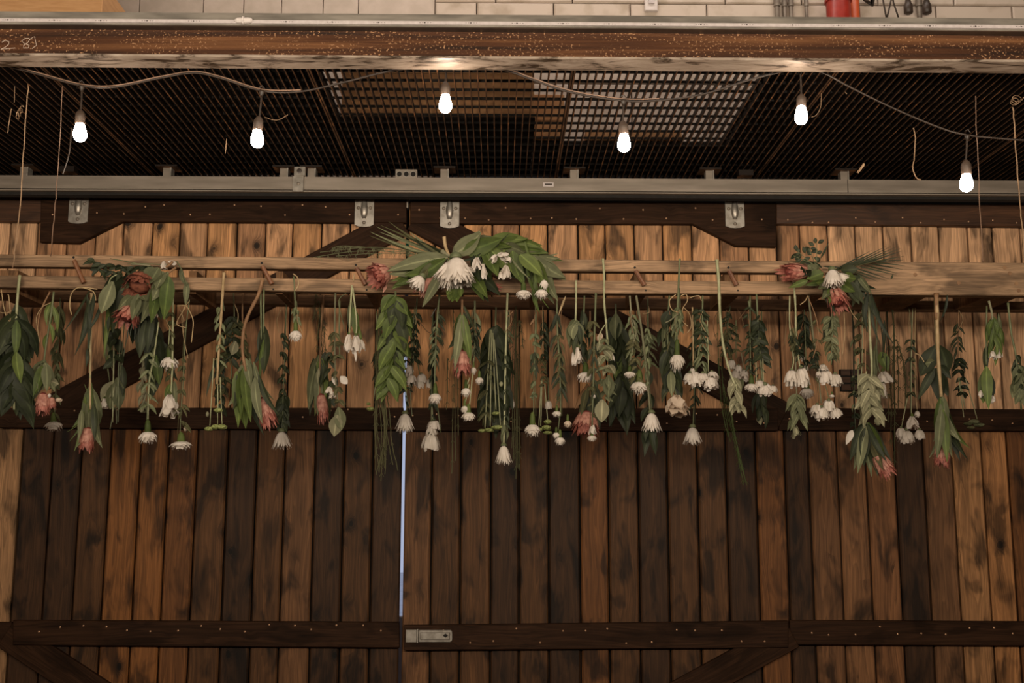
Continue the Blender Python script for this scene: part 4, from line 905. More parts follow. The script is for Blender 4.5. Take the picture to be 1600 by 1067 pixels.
p = Plant('button_mum_spray', 'row of flat green button flowers in front of the mass of very dark leaves', 'flower', 768, 505, LR-.12)
for a in ((766,515,758,668),(768,515,766,666),(770,520,775,640),(772,530,782,664)): p.stem([(a[0],a[1]),((a[0]+a[2])/2,590),(a[2],a[3])], 1.1, 'spale')
p.button(753,673,12,6); p.button(764,672,16,7); p.button(778,668,20,8); p.button(775,646,14,6); p.button(766,590,6,12,'lsage'); p.button(783,600,6,8,'spale')
p = Plant('daisy_spray', 'small white daisies around the tallest straight pale stem', 'flower', 796, 486, RR)
p.stem([(796,484),(794,560),(792,618)],1,'spale'); p.stem([(782,520),(772,600),(768,620)], .9); p.daisy(769,622,633,12); p.daisy(787,618,640,24); p.daisy(795,618,630,16); p.daisy(801,626,636,8)
p = Plant('hanging_spider_mum', 'narrow white bell shaped mum at the end of the tallest straight pale stem', 'flower', 793, 460, FR)
p.stem([(793,458),(791,520),(789,600),(788,660),(787,700)], 1.9, 'spale'); p.spray([(789,655),(788,672)], 5, 20, 6, .3, 'lsage'); p.mum(787, 696, 728, 29, n=40)
p.stem([(790,498),(802,486)],.8,'sbrown')
p = Plant('asparagus_fern', 'tall feathery olive frond right of the narrow bell shaped mum', 'fern', 806, 480, LR-.03)
p.stem([(806,478),(805,560),(806,640)], 1.0, 'lolive'); p.feather([[(803,490),(801,560),(800,700)],[(806,490),(807,600),(806,748)],[(810,500),(811,650),(812,735)],[(805,490),(795,540)],[(812,500),(818,545)],[(804,520),(803,680),(802,720)],[(808,560),(809,730)]], .7, 'lolive', 26, 8)
p = Plant('hanging_carnation', 'white carnation on a thin dark stem, right of the tall feathery frond', 'flower', 836, 478, FR+.03)
p.stem([(837,476),(836,540),(834,600),(834,650)], 1.1, 'sgreen', nodes=1); p.spray([(836,550),(835,575)],6,20,4,.3,'ldark'); p.leaf(836,497,828,508,3,'sbrown'); p.carn(832, 646, 681, 25)
p = Plant('button_mum_spray', 'bright green button flowers stacked below brown seed heads', 'flower', 848, 480, RR)
p.stem([(848,478),(848,560)], .9,'stan'); p.scraps([(848,560),(850,600)], 26, 8, 4, 'lolive'); p.stem([(846,590),(842,665)],1.1,'spale'); p.stem([(847,590),(845,665)],1.1,'spale'); p.stem([(851,600),(856,660)],1.1,'spale'); p.daisy(857,626,637,12); p.stem([(856,590),(857,628)],.7)
p.button(841,671,14,7); p.button(856,659,12,7); p.button(854,668,15,8); p.button(856,676,14,6)
p = Plant('carnation_spray', 'three small pale carnations below long narrow dark leaves', 'flower', 870, 470, FR)
p.stem([(870,462),(871,520),(875,580),(876,650)], 1.6, 'sgreen'); p.spray([(870,490),(873,560),(877,610)], 16, 30, 5, .5, 'ldark'); p.leaf(880,590,886,615,4,'ldark'); p.leaf(884,462,872,495,3,'stan')
p.carn(870,634,651,14); p.carn(887,648,667,12,mat='creamp'); p.carn(869,668,684,11); p.carn(875,672,695,16); p.stem([(876,640),(872,672)],1)
p = Plant('hanging_alstroemeria', 'white flower in a green leafy sheath right of the middle bouquet', 'flower', 900, 440, FR)
p.stem([(900,438),(900,470),(899,505)], 2.0, 'spale'); p.spray([(899,498),(899,515)], 8, 34, 13, .25, 'lsage'); p.spray([(904,505),(906,530)],4,34,8,.3,'ldark'); p.ragged(901, 542, 571, 20, n=12)
p = Plant('hanging_carnation', 'flat white carnation just right of the green sheathed flower', 'flower', 913, 462, FR+.03)
p.stem([(913,462),(912,500),(910,550),(914,570)], 1.4, 'sgreen'); p.spray([(912,480),(911,540)], 6, 34, 5, .2, 'ldark'); p.carn(915, 568, 596, 28)
p = Plant('dried_sprig', 'dark straight stem with a small white bloom at its tip over the pink protea head', 'flower', 930, 460, FR-.01)
p.stem([(931,458),(929,520),(927,600),(925,670)], 1.7, 'sgreen', nodes=1); p.spray([(930,530),(929,620)], 12, 22, 4, .4, 'ldark'); p.carn(927,610,622,8); p.ragged(926,664,680,16,cal=False); p.carn(925,672,689,15)
p = Plant('hanging_protea', 'shaded protea with brownish spreading leaves behind the pale ivy leaves', 'flower', 920, 560, LR-.05)
p.r.location = W(922, 486, LR-.05); p.stem([(922,486),(922,620)],1.4,'sbrown')
for a in ((922,600,898,640,10,'sbrown'),(922,605,904,660,12,'lsage'),(924,600,920,655,12,'ldark'),(926,610,938,670,13,'ldark'),(918,600,908,650,10,'lolive'),(928,600,948,660,12,'ldark')): p.leaf(*a[:5], a[5], 0, R.uniform(-.04,.03))
p.protea(917,645,914,684,36,'pink',.35)
p = Plant('hanging_ivy', 'long pale stem hooked over the upper rail with pale ivy leaves at its end', 'branch', 943, 405, FR-.02)
p.stem([(942,404),(944,430),(944,470),(947,505),(950,540)], 1.9, 'spale', nodes=1); p.curl([(947,505),(938,520),(936,540)], .9,'spale'); p.scraps([(946,530),(945,620)], 26, 16, 7, 'lsage'); p.spray([(940,535),(952,575)], 7, 20, 10, .8, 'lpale')
p.leaf(951,586,951,622,17,'lsage',-.02,-.02,wide=.6); p.leaf(941,624,940,660,21,'lpale',-.03,-.03,wide=.6); p.ragged(938,520,533,12,mat='creamp',cal=False); p.ragged(956,552,565,10,cal=False)
p = Plant('leafy_branch', 'tall dark broad leaved branch hanging where the right brace crosses', 'branch', 962, 478, RR)
p.stem([(962,475),(963,560)], 1.6,'sgreen'); p.leaf(962,490,962,532,20,'lsage',-.02,-.02,wide=.6); p.leaf(966,520,972,590,15,'lgreen'); p.leaf(970,590,978,636,10,'lgreen'); p.leaf(960,520,964,600,20,'lgreen'); p.spray([(965,500),(975,560),(972,610)], 20, 66, 17, .25, 'ldark')
p.spray([(968,590),(962,620)], 10, 62, 13, .3, 'ldark'); p.leaf(956,495,948,520,12,'ldark')
p = Plant('hanging_carnation', 'pair of white carnations under dried leaves right of the broad leaved branch', 'flower', 986, 470, FR+.01)
p.stem([(984,462),(987,500),(990,530),(984,570)], 1.5, 'lpale'); p.curl([(990,500),(994,520),(990,535)], .9,'lpale'); p.scraps([(990,530),(996,590)], 26, 16, 5, 'lolive'); p.carn(984,572,590,19); p.carn(999,580,614,30)
p = Plant('hanging_spider_mum', 'wide white bell shaped mum with stray petal, right of the pair of carnations', 'flower', 995, 462, FR-.01)
p.stem([(994,462),(1003,520),(1010,580),(1016,646)], 2.0, 'lpale'); p.mum(1018, 645, 678, 34, n=48, stray=4)
p.spray([(1014,640),(1016,672)], 8, 40, 10, .2, 'ldark', dz=.04, start=.5)
p = Plant('dried_sprig', 'thin dark stem with rounded dark leaves behind the wide bell shaped mum', 'branch', 1012, 470, RR)
p.stem([(1012,466),(1013,530),(1014,600)], 1.2,'sgreen'); p.leaf(1014,580,1015,602,12,'ldark',wide=.6); p.curl([(1004,490),(1014,488),(1013,478)], .8,'stan'); p.spray([(1012,610),(1013,640)],5,24,8,.6,'ldark')
p = Plant('hanging_carnation', 'white carnation with a fresh green cup at the top end of the right brace', 'flower', 1060, 430, FR-.03)
p.stem([(1062,404),(1060,450),(1058,500),(1058,550)], 1.6, 'sgreen', nodes=1); p.curl([(1056,460),(1046,470),(1050,484),(1060,488)], .9); p.curl([(1060,490),(1048,500),(1040,504)], 1.2,'lpale'); p.carn(1058, 532, 577, 24)
p = Plant('hanging_lisianthus', 'peach tinted ruffled bloom below long dark leaves, lower right of the green cupped carnation', 'flower', 1044, 470, FR+.03)
p.stem([(1046,462),(1043,520),(1048,580),(1057,620)], 1.6, 'sgreen'); p.spray([(1048,485),(1042,530)], 8, 34, 12, .5, 'ldark'); p.spray([(1044,540),(1052,590)], 10, 48, 13, .35, 'ldark'); p.leaf(1048,580,1050,620,12,'lsage',-.02,-.02); p.leaf(1040,500,1040,560,11,'lsage')
p.ragged(1058, 618, 650, 48, mat='creamp', n=22, cal=False)
p = Plant('daisy_spray', 'cluster of drooping white daisies left of the long bent pale stem', 'flower', 1097, 465, FR+.03)
p.stem([(1098,462),(1096,520),(1086,580)], 1.5, 'sgreen'); p.stem([(1082,480),(1083,540),(1083,572)], 1.4,'stan'); p.stem([(1105,500),(1107,580)], 1.0,'spale'); p.scraps([(1092,485),(1098,550)], 34, 18, 7, 'ldark')
p.daisy(1078,582,598,20,-1); p.daisy(1085,580,602,22,4); p.daisy(1098,583,598,22); p.daisy(1112,581,592,20,2); p.daisy(1110,589,606,26); p.daisy(1082,575,583,10)
p = Plant('hanging_spider_mum', 'rightmost white bell shaped mum, low beside the door middle rail', 'flower', 1084, 560, RR)
p.r.location = W(1086, 486, RR); p.stem([(1086,486),(1086,560),(1085,610),(1083,668)], 1.3, 'sgreen'); p.mum(1082, 667, 698, 32, n=44, stray=3)
p = Plant('wilted_flower', 'long thick bent pale stem hooked over the upper rail, ending in wilted leaves', 'flower', 1121, 408, FR-.03)
p.stem([(1120,406),(1123,440),(1125,490),(1130,540),(1140,580),(1150,605)], 2.5, 'spale', nodes=1, taper=.6); p.spray([(1146,590),(1152,630)], 10, 26, 9, .5, 'lpale'); p.stem([(1150,600),(1153,636)],1.4,'spale'); p.ragged(1153,628,645,18,mat='lpale',cal=False,n=14)
p = Plant('asparagus_fern', 'fine green wisps trailing to the right below the long bent pale stem', 'fern', 1124, 480, RR)
p.feather([[(1122,480),(1121,520),(1124,580)],[(1126,560),(1134,640),(1150,690),(1165,752)],[(1130,600),(1145,680),(1160,735)],[(1122,560),(1128,640),(1138,680)],[(1136,620),(1152,700),(1166,758)],[(1140,630),(1150,690)],[(1130,600),(1132,640),(1141,690)],[(1150,700),(1162,758)]], .65, 'lgreen', 12, 8)
p.curl([(1126,480),(1115,500),(1116,520),(1124,540)],.7,'sbrown')
p = Plant('daisy_spray', 'trio of small white daisies right of the long bent pale stem', 'flower', 1141, 480, RR+.01)
p.stem([(1141,478),(1137,510),(1140,560)], 1.2,'sgreen'); p.scraps([(1140,490),(1134,540)],10,16,6,'ldark'); p.stem([(1158,550),(1162,575)],.9,'lpale'); p.stem([(1150,500),(1150,560)],.9,'sgreen'); p.scraps([(1150,510),(1150,550)],14,10,4,'lolive')
p.daisy(1143,562,575,16); p.daisy(1149,578,594,17); p.daisy(1162,578,592,19); p.daisy(1154,570,580,12); p.leaf(1156,590,1156,612,12,'lsage')
p = Plant('hanging_carnation', 'flat white carnation left of the curly dark leaves', 'flower', 1177, 460, FR+.04)
p.stem([(1172,462),(1172,520),(1173,590)], 1.4, 'sgreen'); p.scraps([(1172,480),(1171,570)],16,14,4,'ldark'); p.stem([(1170,470),(1172,485)],2.2,'sgreen'); p.carn(1174, 588, 612, 24)
p = Plant('daisy_spray', 'white daisies beneath a column of curly dark lobed leaves', 'flower', 1184, 462, FR+.03)
p.stem([(1182,460),(1184,500),(1188,560),(1192,600)], 1.6, 'sgreen'); p.spray([(1184,500),(1190,560)], 26, 20, 10, .9, 'ldark'); p.stem([(1181,560),(1182,600)],1,'spale'); p.stem([(1192,560),(1193,600)],1,'spale')
p.daisy(1187,594,606,17); p.daisy(1195,600,613,28); p.daisy(1208,602,613,14); p.curl([(1194,530),(1207,544)],.6,'sbrown')
p = Plant('leafy_branch', 'dark tapering bunch of leaves below the daisies at the right end of door two', 'branch', 1190, 560, RR)
p.r.location = W(1190, 486, RR); p.r['label'] = 'dark tapering bunch of leaves just below the daisies with curly leaves'
p.stem([(1190,486),(1190,610)],1.2); p.spray([(1188,612),(1191,640)], 12, 34, 9, .4, 'ldark'); p.leaf(1186,650,1189,664,9,'lpale')
p = Plant('daisy_spray', 'two wide white daisies side by side left of the right bouquet tails', 'flower', 1236, 448, FR)
p.stem([(1234,462),(1234,510),(1240,560),(1237,578)], 1.3, 'spale'); p.stem([(1240,440),(1243,480),(1244,530),(1250,575)], 1.6,'spale',nodes=1); p.scraps([(1240,525),(1252,555)],18,12,5,'ldark'); p.daisy(1237,578,600,24,-1); p.daisy(1252,574,600,25,2)
p = Plant('wilted_bunch', 'wilted dried green bunch hanging straight below the two wide daisies', 'flower', 1244, 600, FR+.01)
p.r.location = W(1243, 462, FR+.02); p.stem([(1243,462),(1243,560),(1245,620)], 1.4,'lpale'); p.spray([(1244,615),(1248,650)], 22, 30, 8, .6, 'lsage'); p.ragged(1243,665,685,18,mat='lpale',cal=False,n=14)
p = Plant('hanging_carnation', 'white carnation hanging alone under dark narrow leaves, right of the two wide daisies', 'flower', 1256, 470, RR)
p.stem([(1256,465),(1258,520),(1260,600)], 1.2,'sgreen'); p.spray([(1255,490),(1260,540)], 12, 24, 6, .6, 'ldark'); p.daisy(1254,555,562,8); p.daisy(1259,570,579,9); p.carn(1261, 592, 622, 22)
p = Plant('daisy_spray', 'upper cluster of white daisies under serrated leaves below the right bouquet', 'flower', 1298, 462, FR+.02)
p.stem([(1299,470),(1300,520),(1299,570)], 1.4, 'sgreen'); p.spray([(1298,495),(1300,560)], 22, 18, 8, 1.0, 'lsage'); p.leaf(1296,495,1286,530,10,'ldark'); p.stem([(1272,540),(1280,575)],1.2,'ldark'); p.scraps([(1272,550),(1276,575)],12,12,6,'ldark')
p.daisy(1286,570,580,18); p.daisy(1290,578,596,26); p.daisy(1305,584,600,24); p.daisy(1279,580,588,10); p.carn(1300,612,621,8)
p = Plant('daisy_spray', 'lower cluster of three white daisies left of the dark slot in the wall', 'flower', 1270, 462, FR+.03)
p.stem([(1263,462),(1270,520),(1277,570),(1283,630)], 1.6, 'lpale'); p.stem([(1288,595),(1296,625)],.9); p.daisy(1277,632,648,22,-1); p.daisy(1283,636,654,24,2); p.daisy(1295,625,640,22); p.daisy(1303,638,650,22,4)
p = Plant('dried_sprig', 'thin knotty dark stems hanging across the dark slot in the wall', 'branch', 1333, 470, RR)
p.stem([(1332,484),(1334,540),(1334,600),(1336,680)], 1.3,'ldark',nodes=1); p.stem([(1347,484),(1347,560),(1344,630)],1.0,'spale'); p.scraps([(1345,490),(1348,600)],34,14,5,'lolive'); p.stem([(1341,560),(1340,640)],1.1,'spale'); p.scraps([(1334,590),(1335,670)],14,14,5,'ldark')
p = Plant('wilted_sage_branch', 'thick pale stalk ending in crumpled sage green leaves, right of the dark slot', 'branch', 1358, 465, FR)
p.stem([(1357,462),(1359,520),(1362,580),(1358,640)], 2.2, 'spale', nodes=1); p.spray([(1356,585),(1358,615),(1364,645)], 22, 30, 11, .8, 'lpale', dz=.05); p.leaf(1356,600,1348,665,16,'lpale'); p.leaf(1366,595,1374,650,13,'lsage'); p.button(1372,658,11,14,'lpale'); p.stem([(1354,580),(1342,640)],1,'spale')
p = Plant('hanging_alstroemeria', 'white trumpet bloom with folded green leaves right of the thick pale stalk', 'flower', 1372, 475, RR)
p.stem([(1370,484),(1370,560),(1376,585)], 1.2,'sgreen'); p.leaf(1368,540,1368,600,10,'lsage'); p.leaf(1376,550,1388,580,16,'lgreen'); p.ragged(1380,580,600,28,tilt=4); p.ragged(1380,598,622,18)
p = Plant('hanging_protea', 'pink protea tilted to the right under a sheaf of dark leaves, lowest of the proteas', 'flower', 1352, 640, FR+.02)
p.r.location = W(1352, 462, FR+.02); p.stem([(1352,462),(1352,660)],1.4,'sbrown')
for a in ((1352,660,1330,705,14,'ldark'),(1352,665,1340,740,14,'lsage'),(1354,660,1362,745,15,'lsage'),(1350,660,1328,720,14,'ldark'),(1356,660,1385,730,13,'lgreen'),(1355,662,1372,745,13,'ldark'),(1358,660,1394,722,11,'ldark'),(1352,668,1350,728,15,'ldark'),(1350,665,1334,735,11,'lsage'),(1360,690,1380,735,12,'lolive')): p.leaf(*a[:5], a[5], 0, R.uniform(-.05,.03))
p.leaf(1356,670,1386,722,9,'ldark',-.05,-.06); p.protea(1370, 712, 1391, 746, 24, 'pink', .35); p.leaf(1332,672,1322,695,9,'white')
p = Plant('asparagus_fern', 'tall shaggy olive fronds between the tilted protea and the thick brown stalk', 'fern', 1396, 462, RR)
p.stem([(1392,465),(1397,520),(1397,600)], 1.4,'lolive'); p.feather([[(1393,470),(1396,520),(1398,640),(1397,730)],[(1400,530),(1410,560),(1416,620)],[(1398,530),(1393,600),(1392,700)],[(1404,540),(1414,580),(1414,635)],[(1396,540),(1398,680)],[(1390,540),(1388,660)],[(1402,540),(1404,640)]], .8, 'lolive', 40, 9); p.stem([(1373,486),(1380,540),(1378,560)],1.0,'ldark'); p.stem([(1386,486),(1385,580)],.9,'ldark')
p.leaf(1382,500,1380,560,5,'ldark')
p = Plant('dark_grass', 'long dark arching blades falling from the right bouquet', 'grass', 1362, 462, LF-.05)
for a in ((1360,455,1398,540,6),(1358,460,1372,500,5),(1356,455,1356,520,8),(1362,470,1376,540,4)): p.leaf(*a[:4], a[4], 'ldark', bend=-.06)
p = Plant('daisy_spray', 'pure white small daisies hanging low between the fronds and the rightmost protea', 'flower', 1426, 470, RR)
p.stem([(1426,480),(1424,560),(1424,650)], 1.0,'spale'); p.stem([(1430,480),(1430,600),(1433,640)],.9,'stan'); p.stem([(1418,620),(1409,665)], .9,'spale'); p.curl([(1420,480),(1424,510),(1424,540)],.7,'sgreen')
p.ragged(1425,650,671,24,n=14); p.daisy(1408,668,682,18); p.daisy(1416,672,690,26); p.daisy(1437,671,684,17); p.daisy(1433,642,650,9); p.scraps([(1426,560),(1424,620)],16,10,3,'lolive')
p = Plant('hanging_protea', 'rightmost protea, faded pink under long drooping leaves on a thick orange brown stalk', 'flower', 1464, 460, FR)
p.stem([(1463,458),(1464,500),(1466,560),(1471,620)], 3.4, 'stan', nodes=1, taper=.7); p.stem([(1463,458),(1463,500)],3.6,'sbrown',nodes=1)
for a in ((1471,615,1458,690,15,.1,'lsage'),(1472,618,1502,690,17,-.12,'lsage'),(1470,620,1468,710,15,0,'lgreen'),(1470,622,1452,715,13,.12,'lsage'),(1473,622,1488,715,15,-.05,'lsage'),(1475,625,1515,700,14,-.15,'lgreen'),(1476,630,1512,718,13,-.1,'ldark'),(1470,640,1476,720,13,0,'lgreen'),(1474,640,1500,720,14,0,'ldark')): p.leaf(*a[:5], a[6], 0, R.uniform(-.05,.02), a[5])
p.protea(1472, 695, 1471, 732, 22, 'pink', .1); p.leaf(1471,640,1464,716,13,'lsage',-.05,-.06); p.leaf(1473,640,1480,722,13,'lgreen',-.05,-.06)
p = Plant('leafy_branch', 'dark curled broad leaves behind the thick orange brown stalk', 'branch', 1462, 520, FR+.06)
p.r.location = W(1460, 462, FR+.06); p.stem([(1460,462),(1462,545)],1.3,'sgreen'); p.leaf(1462,540,1438,588,24,'ldark',wide=.6); p.leaf(1468,540,1482,582,26,'ldark',wide=.6); p.leaf(1460,575,1434,625,12,'ldark'); p.leaf(1462,575,1470,632,20,'ldark'); p.leaf(1468,570,1486,592,12,'ldark'); p.leaf(1446,568,1462,565,14,'lsage'); p.leaf(1466,580,1482,620,14,'ldark'); p.curl([(1430,552),(1438,556),(1444,566)],.9,'stan')
p = Plant('dark_grass', 'single dark curved blade right of the top of the thick brown stalk', 'grass', 1478, 462, FR+.02)
p.leaf(1480,460,1469,502,4,'ldark',bend=.08)
p = Plant('button_mum_spray', 'dull green button flowers on dark dried stems right of the rightmost protea', 'flower', 1498, 465, RR)
p.stem([(1499,462),(1497,520),(1497,570)], 1.3,'sbrown',nodes=1); p.scraps([(1498,560),(1504,620)], 40, 14, 5, 'ldark'); 
for a in ((1498,590,1506,652),(1508,590,1527,655),(1500,590,1508,640)): p.stem([(a[0],a[1]),(a[2],a[3])], 1.0, 'spale')
p.button(1513,662,14,7,'lolive'); p.button(1522,659,16,8,'lsage'); p.button(1530,664,16,7,'lsage'); p.button(1517,668,12,6,'lolive')
p = Plant('hanging_alstroemeria', 'white bloom closed among upright green leaves, near the right edge', 'flower', 1552, 465, FR+.03)
p.stem([(1545,470),(1550,490),(1552,520)], 2.0,'lpale'); p.spray([(1552,495),(1554,525)], 16, 38, 7, .35, 'lgreen'); p.leaf(1560,490,1564,550,6,'lsage'); p.ragged(1551,548,563,13); p.ragged(1562,545,561,12); p.leaf(1557,540,1555,572,7,'lgreen')
p = Plant('leafy_branch', 'single pear shaped cluster of dark leaves near the right edge', 'branch', 1541, 470, FR+.05)
p.stem([(1542,478),(1541,530),(1541,570)], 1.4,'sgreen'); p.leaf(1541,540,1541,585,9,'ldark'); p.leaf(1541,575,1536,630,20,'lgreen',wide=.6); p.leaf(1542,578,1548,628,18,'ldark',wide=.6); p.leaf(1541,572,1545,640,15,'lgreen',-.02,-.02); p.ragged(1532,610,622,10,cal=False); p.ragged(1551,618,630,12,cal=False)
p = Plant('leafy_branch', 'thin dark stem with grey green leaves cut by the right edge', 'branch', 1576, 470, FR+.02)
p.stem([(1575,473),(1580,520),(1588,560),(1596,640)], 1.7,'sgreen',nodes=1); p.scraps([(1588,555),(1594,600)],18,14,6,'ldark'); p.spray([(1594,570),(1600,620)], 14, 28, 14, .7, 'lsage')
p = Plant('dried_tendril', 'pale knotted tendrils curling over the rear rail right of the centre', 'twig', 1068, 470, FR-.02)
p.curl([(1064,462),(1072,460),(1074,470),(1067,482),(1066,500),(1075,510)], .8); p.curl([(1078,465),(1092,462),(1096,470)], .7); p.curl([(1068,480),(1078,492),(1080,510),(1074,520)], .6)
p = Plant('dried_tendril', 'fine reddish dry wisps hanging beside the long bent pale stem', 'twig', 1160, 470, RR+.02)
p.curl([(1152,482),(1160,500),(1164,530)], .5,'sbrown'); p.curl([(1166,484),(1153,500)], .5,'sbrown'); p.curl([(1186,484),(1190,500),(1188,520)],.5,'sbrown'); p.curl([(1230,484),(1226,540)],.5,'stan')
p = Plant('dried_tendril', 'brown curly dry stalks below the right bouquet above the daisies', 'twig', 1275, 470, FR-.01)
p.curl([(1262,462),(1276,500),(1278,530),(1270,560)], .8,'sbrown'); p.curl([(1250,476),(1258,470),(1262,462)],.8,'stan'); p.curl([(1322,470),(1332,490),(1340,500)],.7,'stan'); p.curl([(1318,480),(1320,520),(1316,555)],.6,'stan')
# ================================================================ bouquets tied on the rails
GB = 'bouquets tied to the ladder'
p = Plant('bouquet', 'left bouquet of two proteas in grey green leaves tied on the ladder', 'bouquet', 268, 420, LF-.05, GB)
p.stem([(270,408),(262,416),(250,420),(236,430)], 2.4, 'sbrown'); p.stem([(275,418),(262,428),(258,440)], 2.0,'sbrown')
for (x0, y0_, x1, y1_) in ((262,414,200,412),(240,418,172,404)): p.stem([(x0,y0_),((x0+x1)/2, (y0_+y1_)/2-1),(x1,y1_)], .9, 'sgreen')
p.spray([(232,416),(180,416),(142,408)], 22, 15, 6, 1.3, 'ldark', up=False); p.spray([(230,418),(190,424),(150,420)], 16, 18, 5, 1.0, 'ldark'); p.leaf(148,410,136,404,9,'ldark',wide=.6); p.leaf(156,418,140,422,9,'ldark')
p.ragged(256,408,422,14,cal=False); p.leaf(276,412,262,408,7,'white'); p.stem([(235,415),(215,413),(205,413)],1.6,'lpale')
for a in ((190,430,158,478,24,'ldark'),(200,430,176,490,26,'ldark'),(205,440,182,500,24,'ldark'),(185,425,168,470,20,'ldark'),(175,440,168,520,14,'ldark'),(178,445,162,560,8,'lgreen'),(188,430,176,520,20,'ldark'),(200,455,196,500,22,'ldark')): p.leaf(*a[:5], a[5], .02, R.uniform(-.01,.04))
p.leaf(176,440,158,490,22,'lsage',-.02,-.05,wide=.6); p.curl([(186,428),(174,434),(168,448)],1.0,'spale')
p.protea(222, 434, 214, 458, 44, 'rusty', .2, n=18, name='protea_head', centre='rusty', d0=-.02, d1=-.07)
p.button(218,450,28,26,'rusty','flower_centre')
for a in ((240,418,222,441,16,'lsage'),(248,418,230,445,18,'lsage'),(254,424,244,452,17,'lsage'),(228,422,188,455,14,'lsage'),(258,430,238,470,20,'lsage'),(262,425,220,505,22,'lsage'),(264,432,256,500,20,'lgreen'),(214,462,196,486,14,'lsage'),(222,464,214,495,14,'lsage'),(205,462,184,485,14,'lsage'),(216,460,206,500,14,'lsage'),(250,440,236,505,18,'lgreen'),(246,450,252,500,16,'ldark'),(222,462,230,470,10,'lsage')): p.leaf(*a[:5], a[5], -.04, R.uniform(-.09,-.05))
p.protea(204, 482, 192, 508, 34, 'pink', .45, n=12, d0=-.03, d1=-.05)
p.mum(250, 476, 498, 16, n=16); p.ragged(236,478,496,16,mat='white',cal=False)
p.feather([[(204,500),(198,530)],[(212,500),(210,530)],[(218,500),(216,535)],[(208,500),(203,525)]], .9, 'ldark')
p.leaf(228,500,218,560,12,'ldark'); p.leaf(236,498,230,550,12,'ldark')
# ---- middle bouquet
p = Plant('bouquet', 'largest bouquet in the middle with a big white chrysanthemum, proteas and broad leaves', 'bouquet', 700, 410, LF-.06, GB); p.fd = -.075
p.stem([(694,370),(696,385),(702,400)], 3.2, 'stan', 'cut_stem_end'); p.stem([(690,392),(702,400),(712,396)],4.0,'lpale')
for a in ((705,398,607,346),(702,400,595,352),(700,402,588,354),(698,403,592,362),(696,404,578,362),(694,405,577,368),(698,400,640,362)): p.leaf(*a, 5.0, 'lolive' if a[2]%2 else 'lsage', 0, R.uniform(-.03,.03), .02, fold=.9, name='palm_blade')
for a in ((700,405,640,372,10,'ldark'),(700,400,655,378,8,'lolive')): p.leaf(*a[:5], a[5])
p.feather([[(690,398),(640,392),(580,386),(500,394)],[(690,400),(620,395),(560,385),(520,390)],[(660,395),(600,388),(522,386)],[(650,396),(580,396),(525,400)],[(640,394),(560,392),(490,402)],[(600,390),(540,384),(518,388)]], .6, 'lsage', 22, 9, 'fern_strands')
for a in ((697,398,604,428,19,'lsage',.1),(695,400,610,440,15,'lgreen',.05),(694,404,622,428,20,'lsage',.02),(690,408,636,436,17,'ldark',0),(690,410,640,442,18,'lsage',0),(688,412,612,450,15,'lgreen',-.05),(682,420,640,445,14,'ldark',0),(690,404,608,416,13,'lsage',.08),(684,425,612,452,12,'lgreen',-.05)): p.leaf(*a[:5], a[5], -.01, R.uniform(-.06,0), a[6])
p.protea(604, 424, 579, 436, 36, 'pink', .3, d1=-.03); p.leaf(604,445,598,458,4,'pinkpale')
p.protea(676, 422, 656, 464, 26, 'pinkpale', .1, d1=-.03, centre='rusty'); p.leaf(690,425,660,480,14,'lsage',-.05,-.07); p.leaf(668,420,652,456,10,'lolive',-.06,-.06)
p.mum(660, 432, 452, 36, tilt=-14, n=30); p.button(683,424,16,16,'creamp'); p.ragged(650,436,450,20)
# big chrysanthemum
p.mum(712, 402, 450, 60, tilt=3, n=120, name='chrysanthemum_head', stray=10); p.mum(712, 412, 440, 46, tilt=14, n=60, stray=0); p.mum(704, 410, 444, 40, tilt=-14, n=50, stray=4); p.mum(702, 425, 455, 26, tilt=-6, n=26)
for a in ((706,446,702,470,11),(712,448,706,472,12),(712,446,714,472,12),(720,446,720,464,8),(708,444,698,462,10)): p.leaf(*a, 'lgreen', -.02, -.04, wide=.6)
for a in ((708,395,750,360,22,'lsage'),(722,392,788,378,22,'lsage'),(728,390,790,390,20,'lgreen'),(740,388,800,386,18,'lgreen'),(735,398,782,400,16,'ldark'),(772,376,834,374,12,'lgreen'),(780,378,848,388,14,'lgreen'),(786,384,820,396,16,'lsage'),(790,390,850,392,12,'lgreen'),(800,386,846,402,14,'lgreen'),(810,398,882,408,9,'lgreen'),(806,394,838,418,16,'lgreen'),(820,400,872,396,8,'lsage'),(790,374,826,372,9,'lgreen'),(845,408,885,438,18,'lsage'),(838,404,862,450,16,'lgreen'),(848,410,870,466,14,'lgreen'),(850,420,866,475,12,'lsage'),(828,396,868,430,13,'lgreen'),(842,412,880,436,11,'lgreen'),(752,394,768,440,18,'lgreen'),(756,398,782,440,14,'ldark'),(746,396,736,430,14,'ldark'),(768,405,790,430,12,'lsage'),(780,396,772,420,16,'ldark'),(796,400,812,432,14,'ldark'),(784,410,806,436,16,'ldark'),(815,405,830,438,16,'ldark'),(740,440,764,472,12,'ldark'),(730,430,756,470,14,'lgreen'),(728,440,775,456,12,'ldark'),(760,436,742,455,12,'ldark'),(826,410,815,450,12,'ldark')): p.leaf(*a[:5], a[5], R.uniform(-.03,.02), R.uniform(-.07,0), R.uniform(-.1,.1))
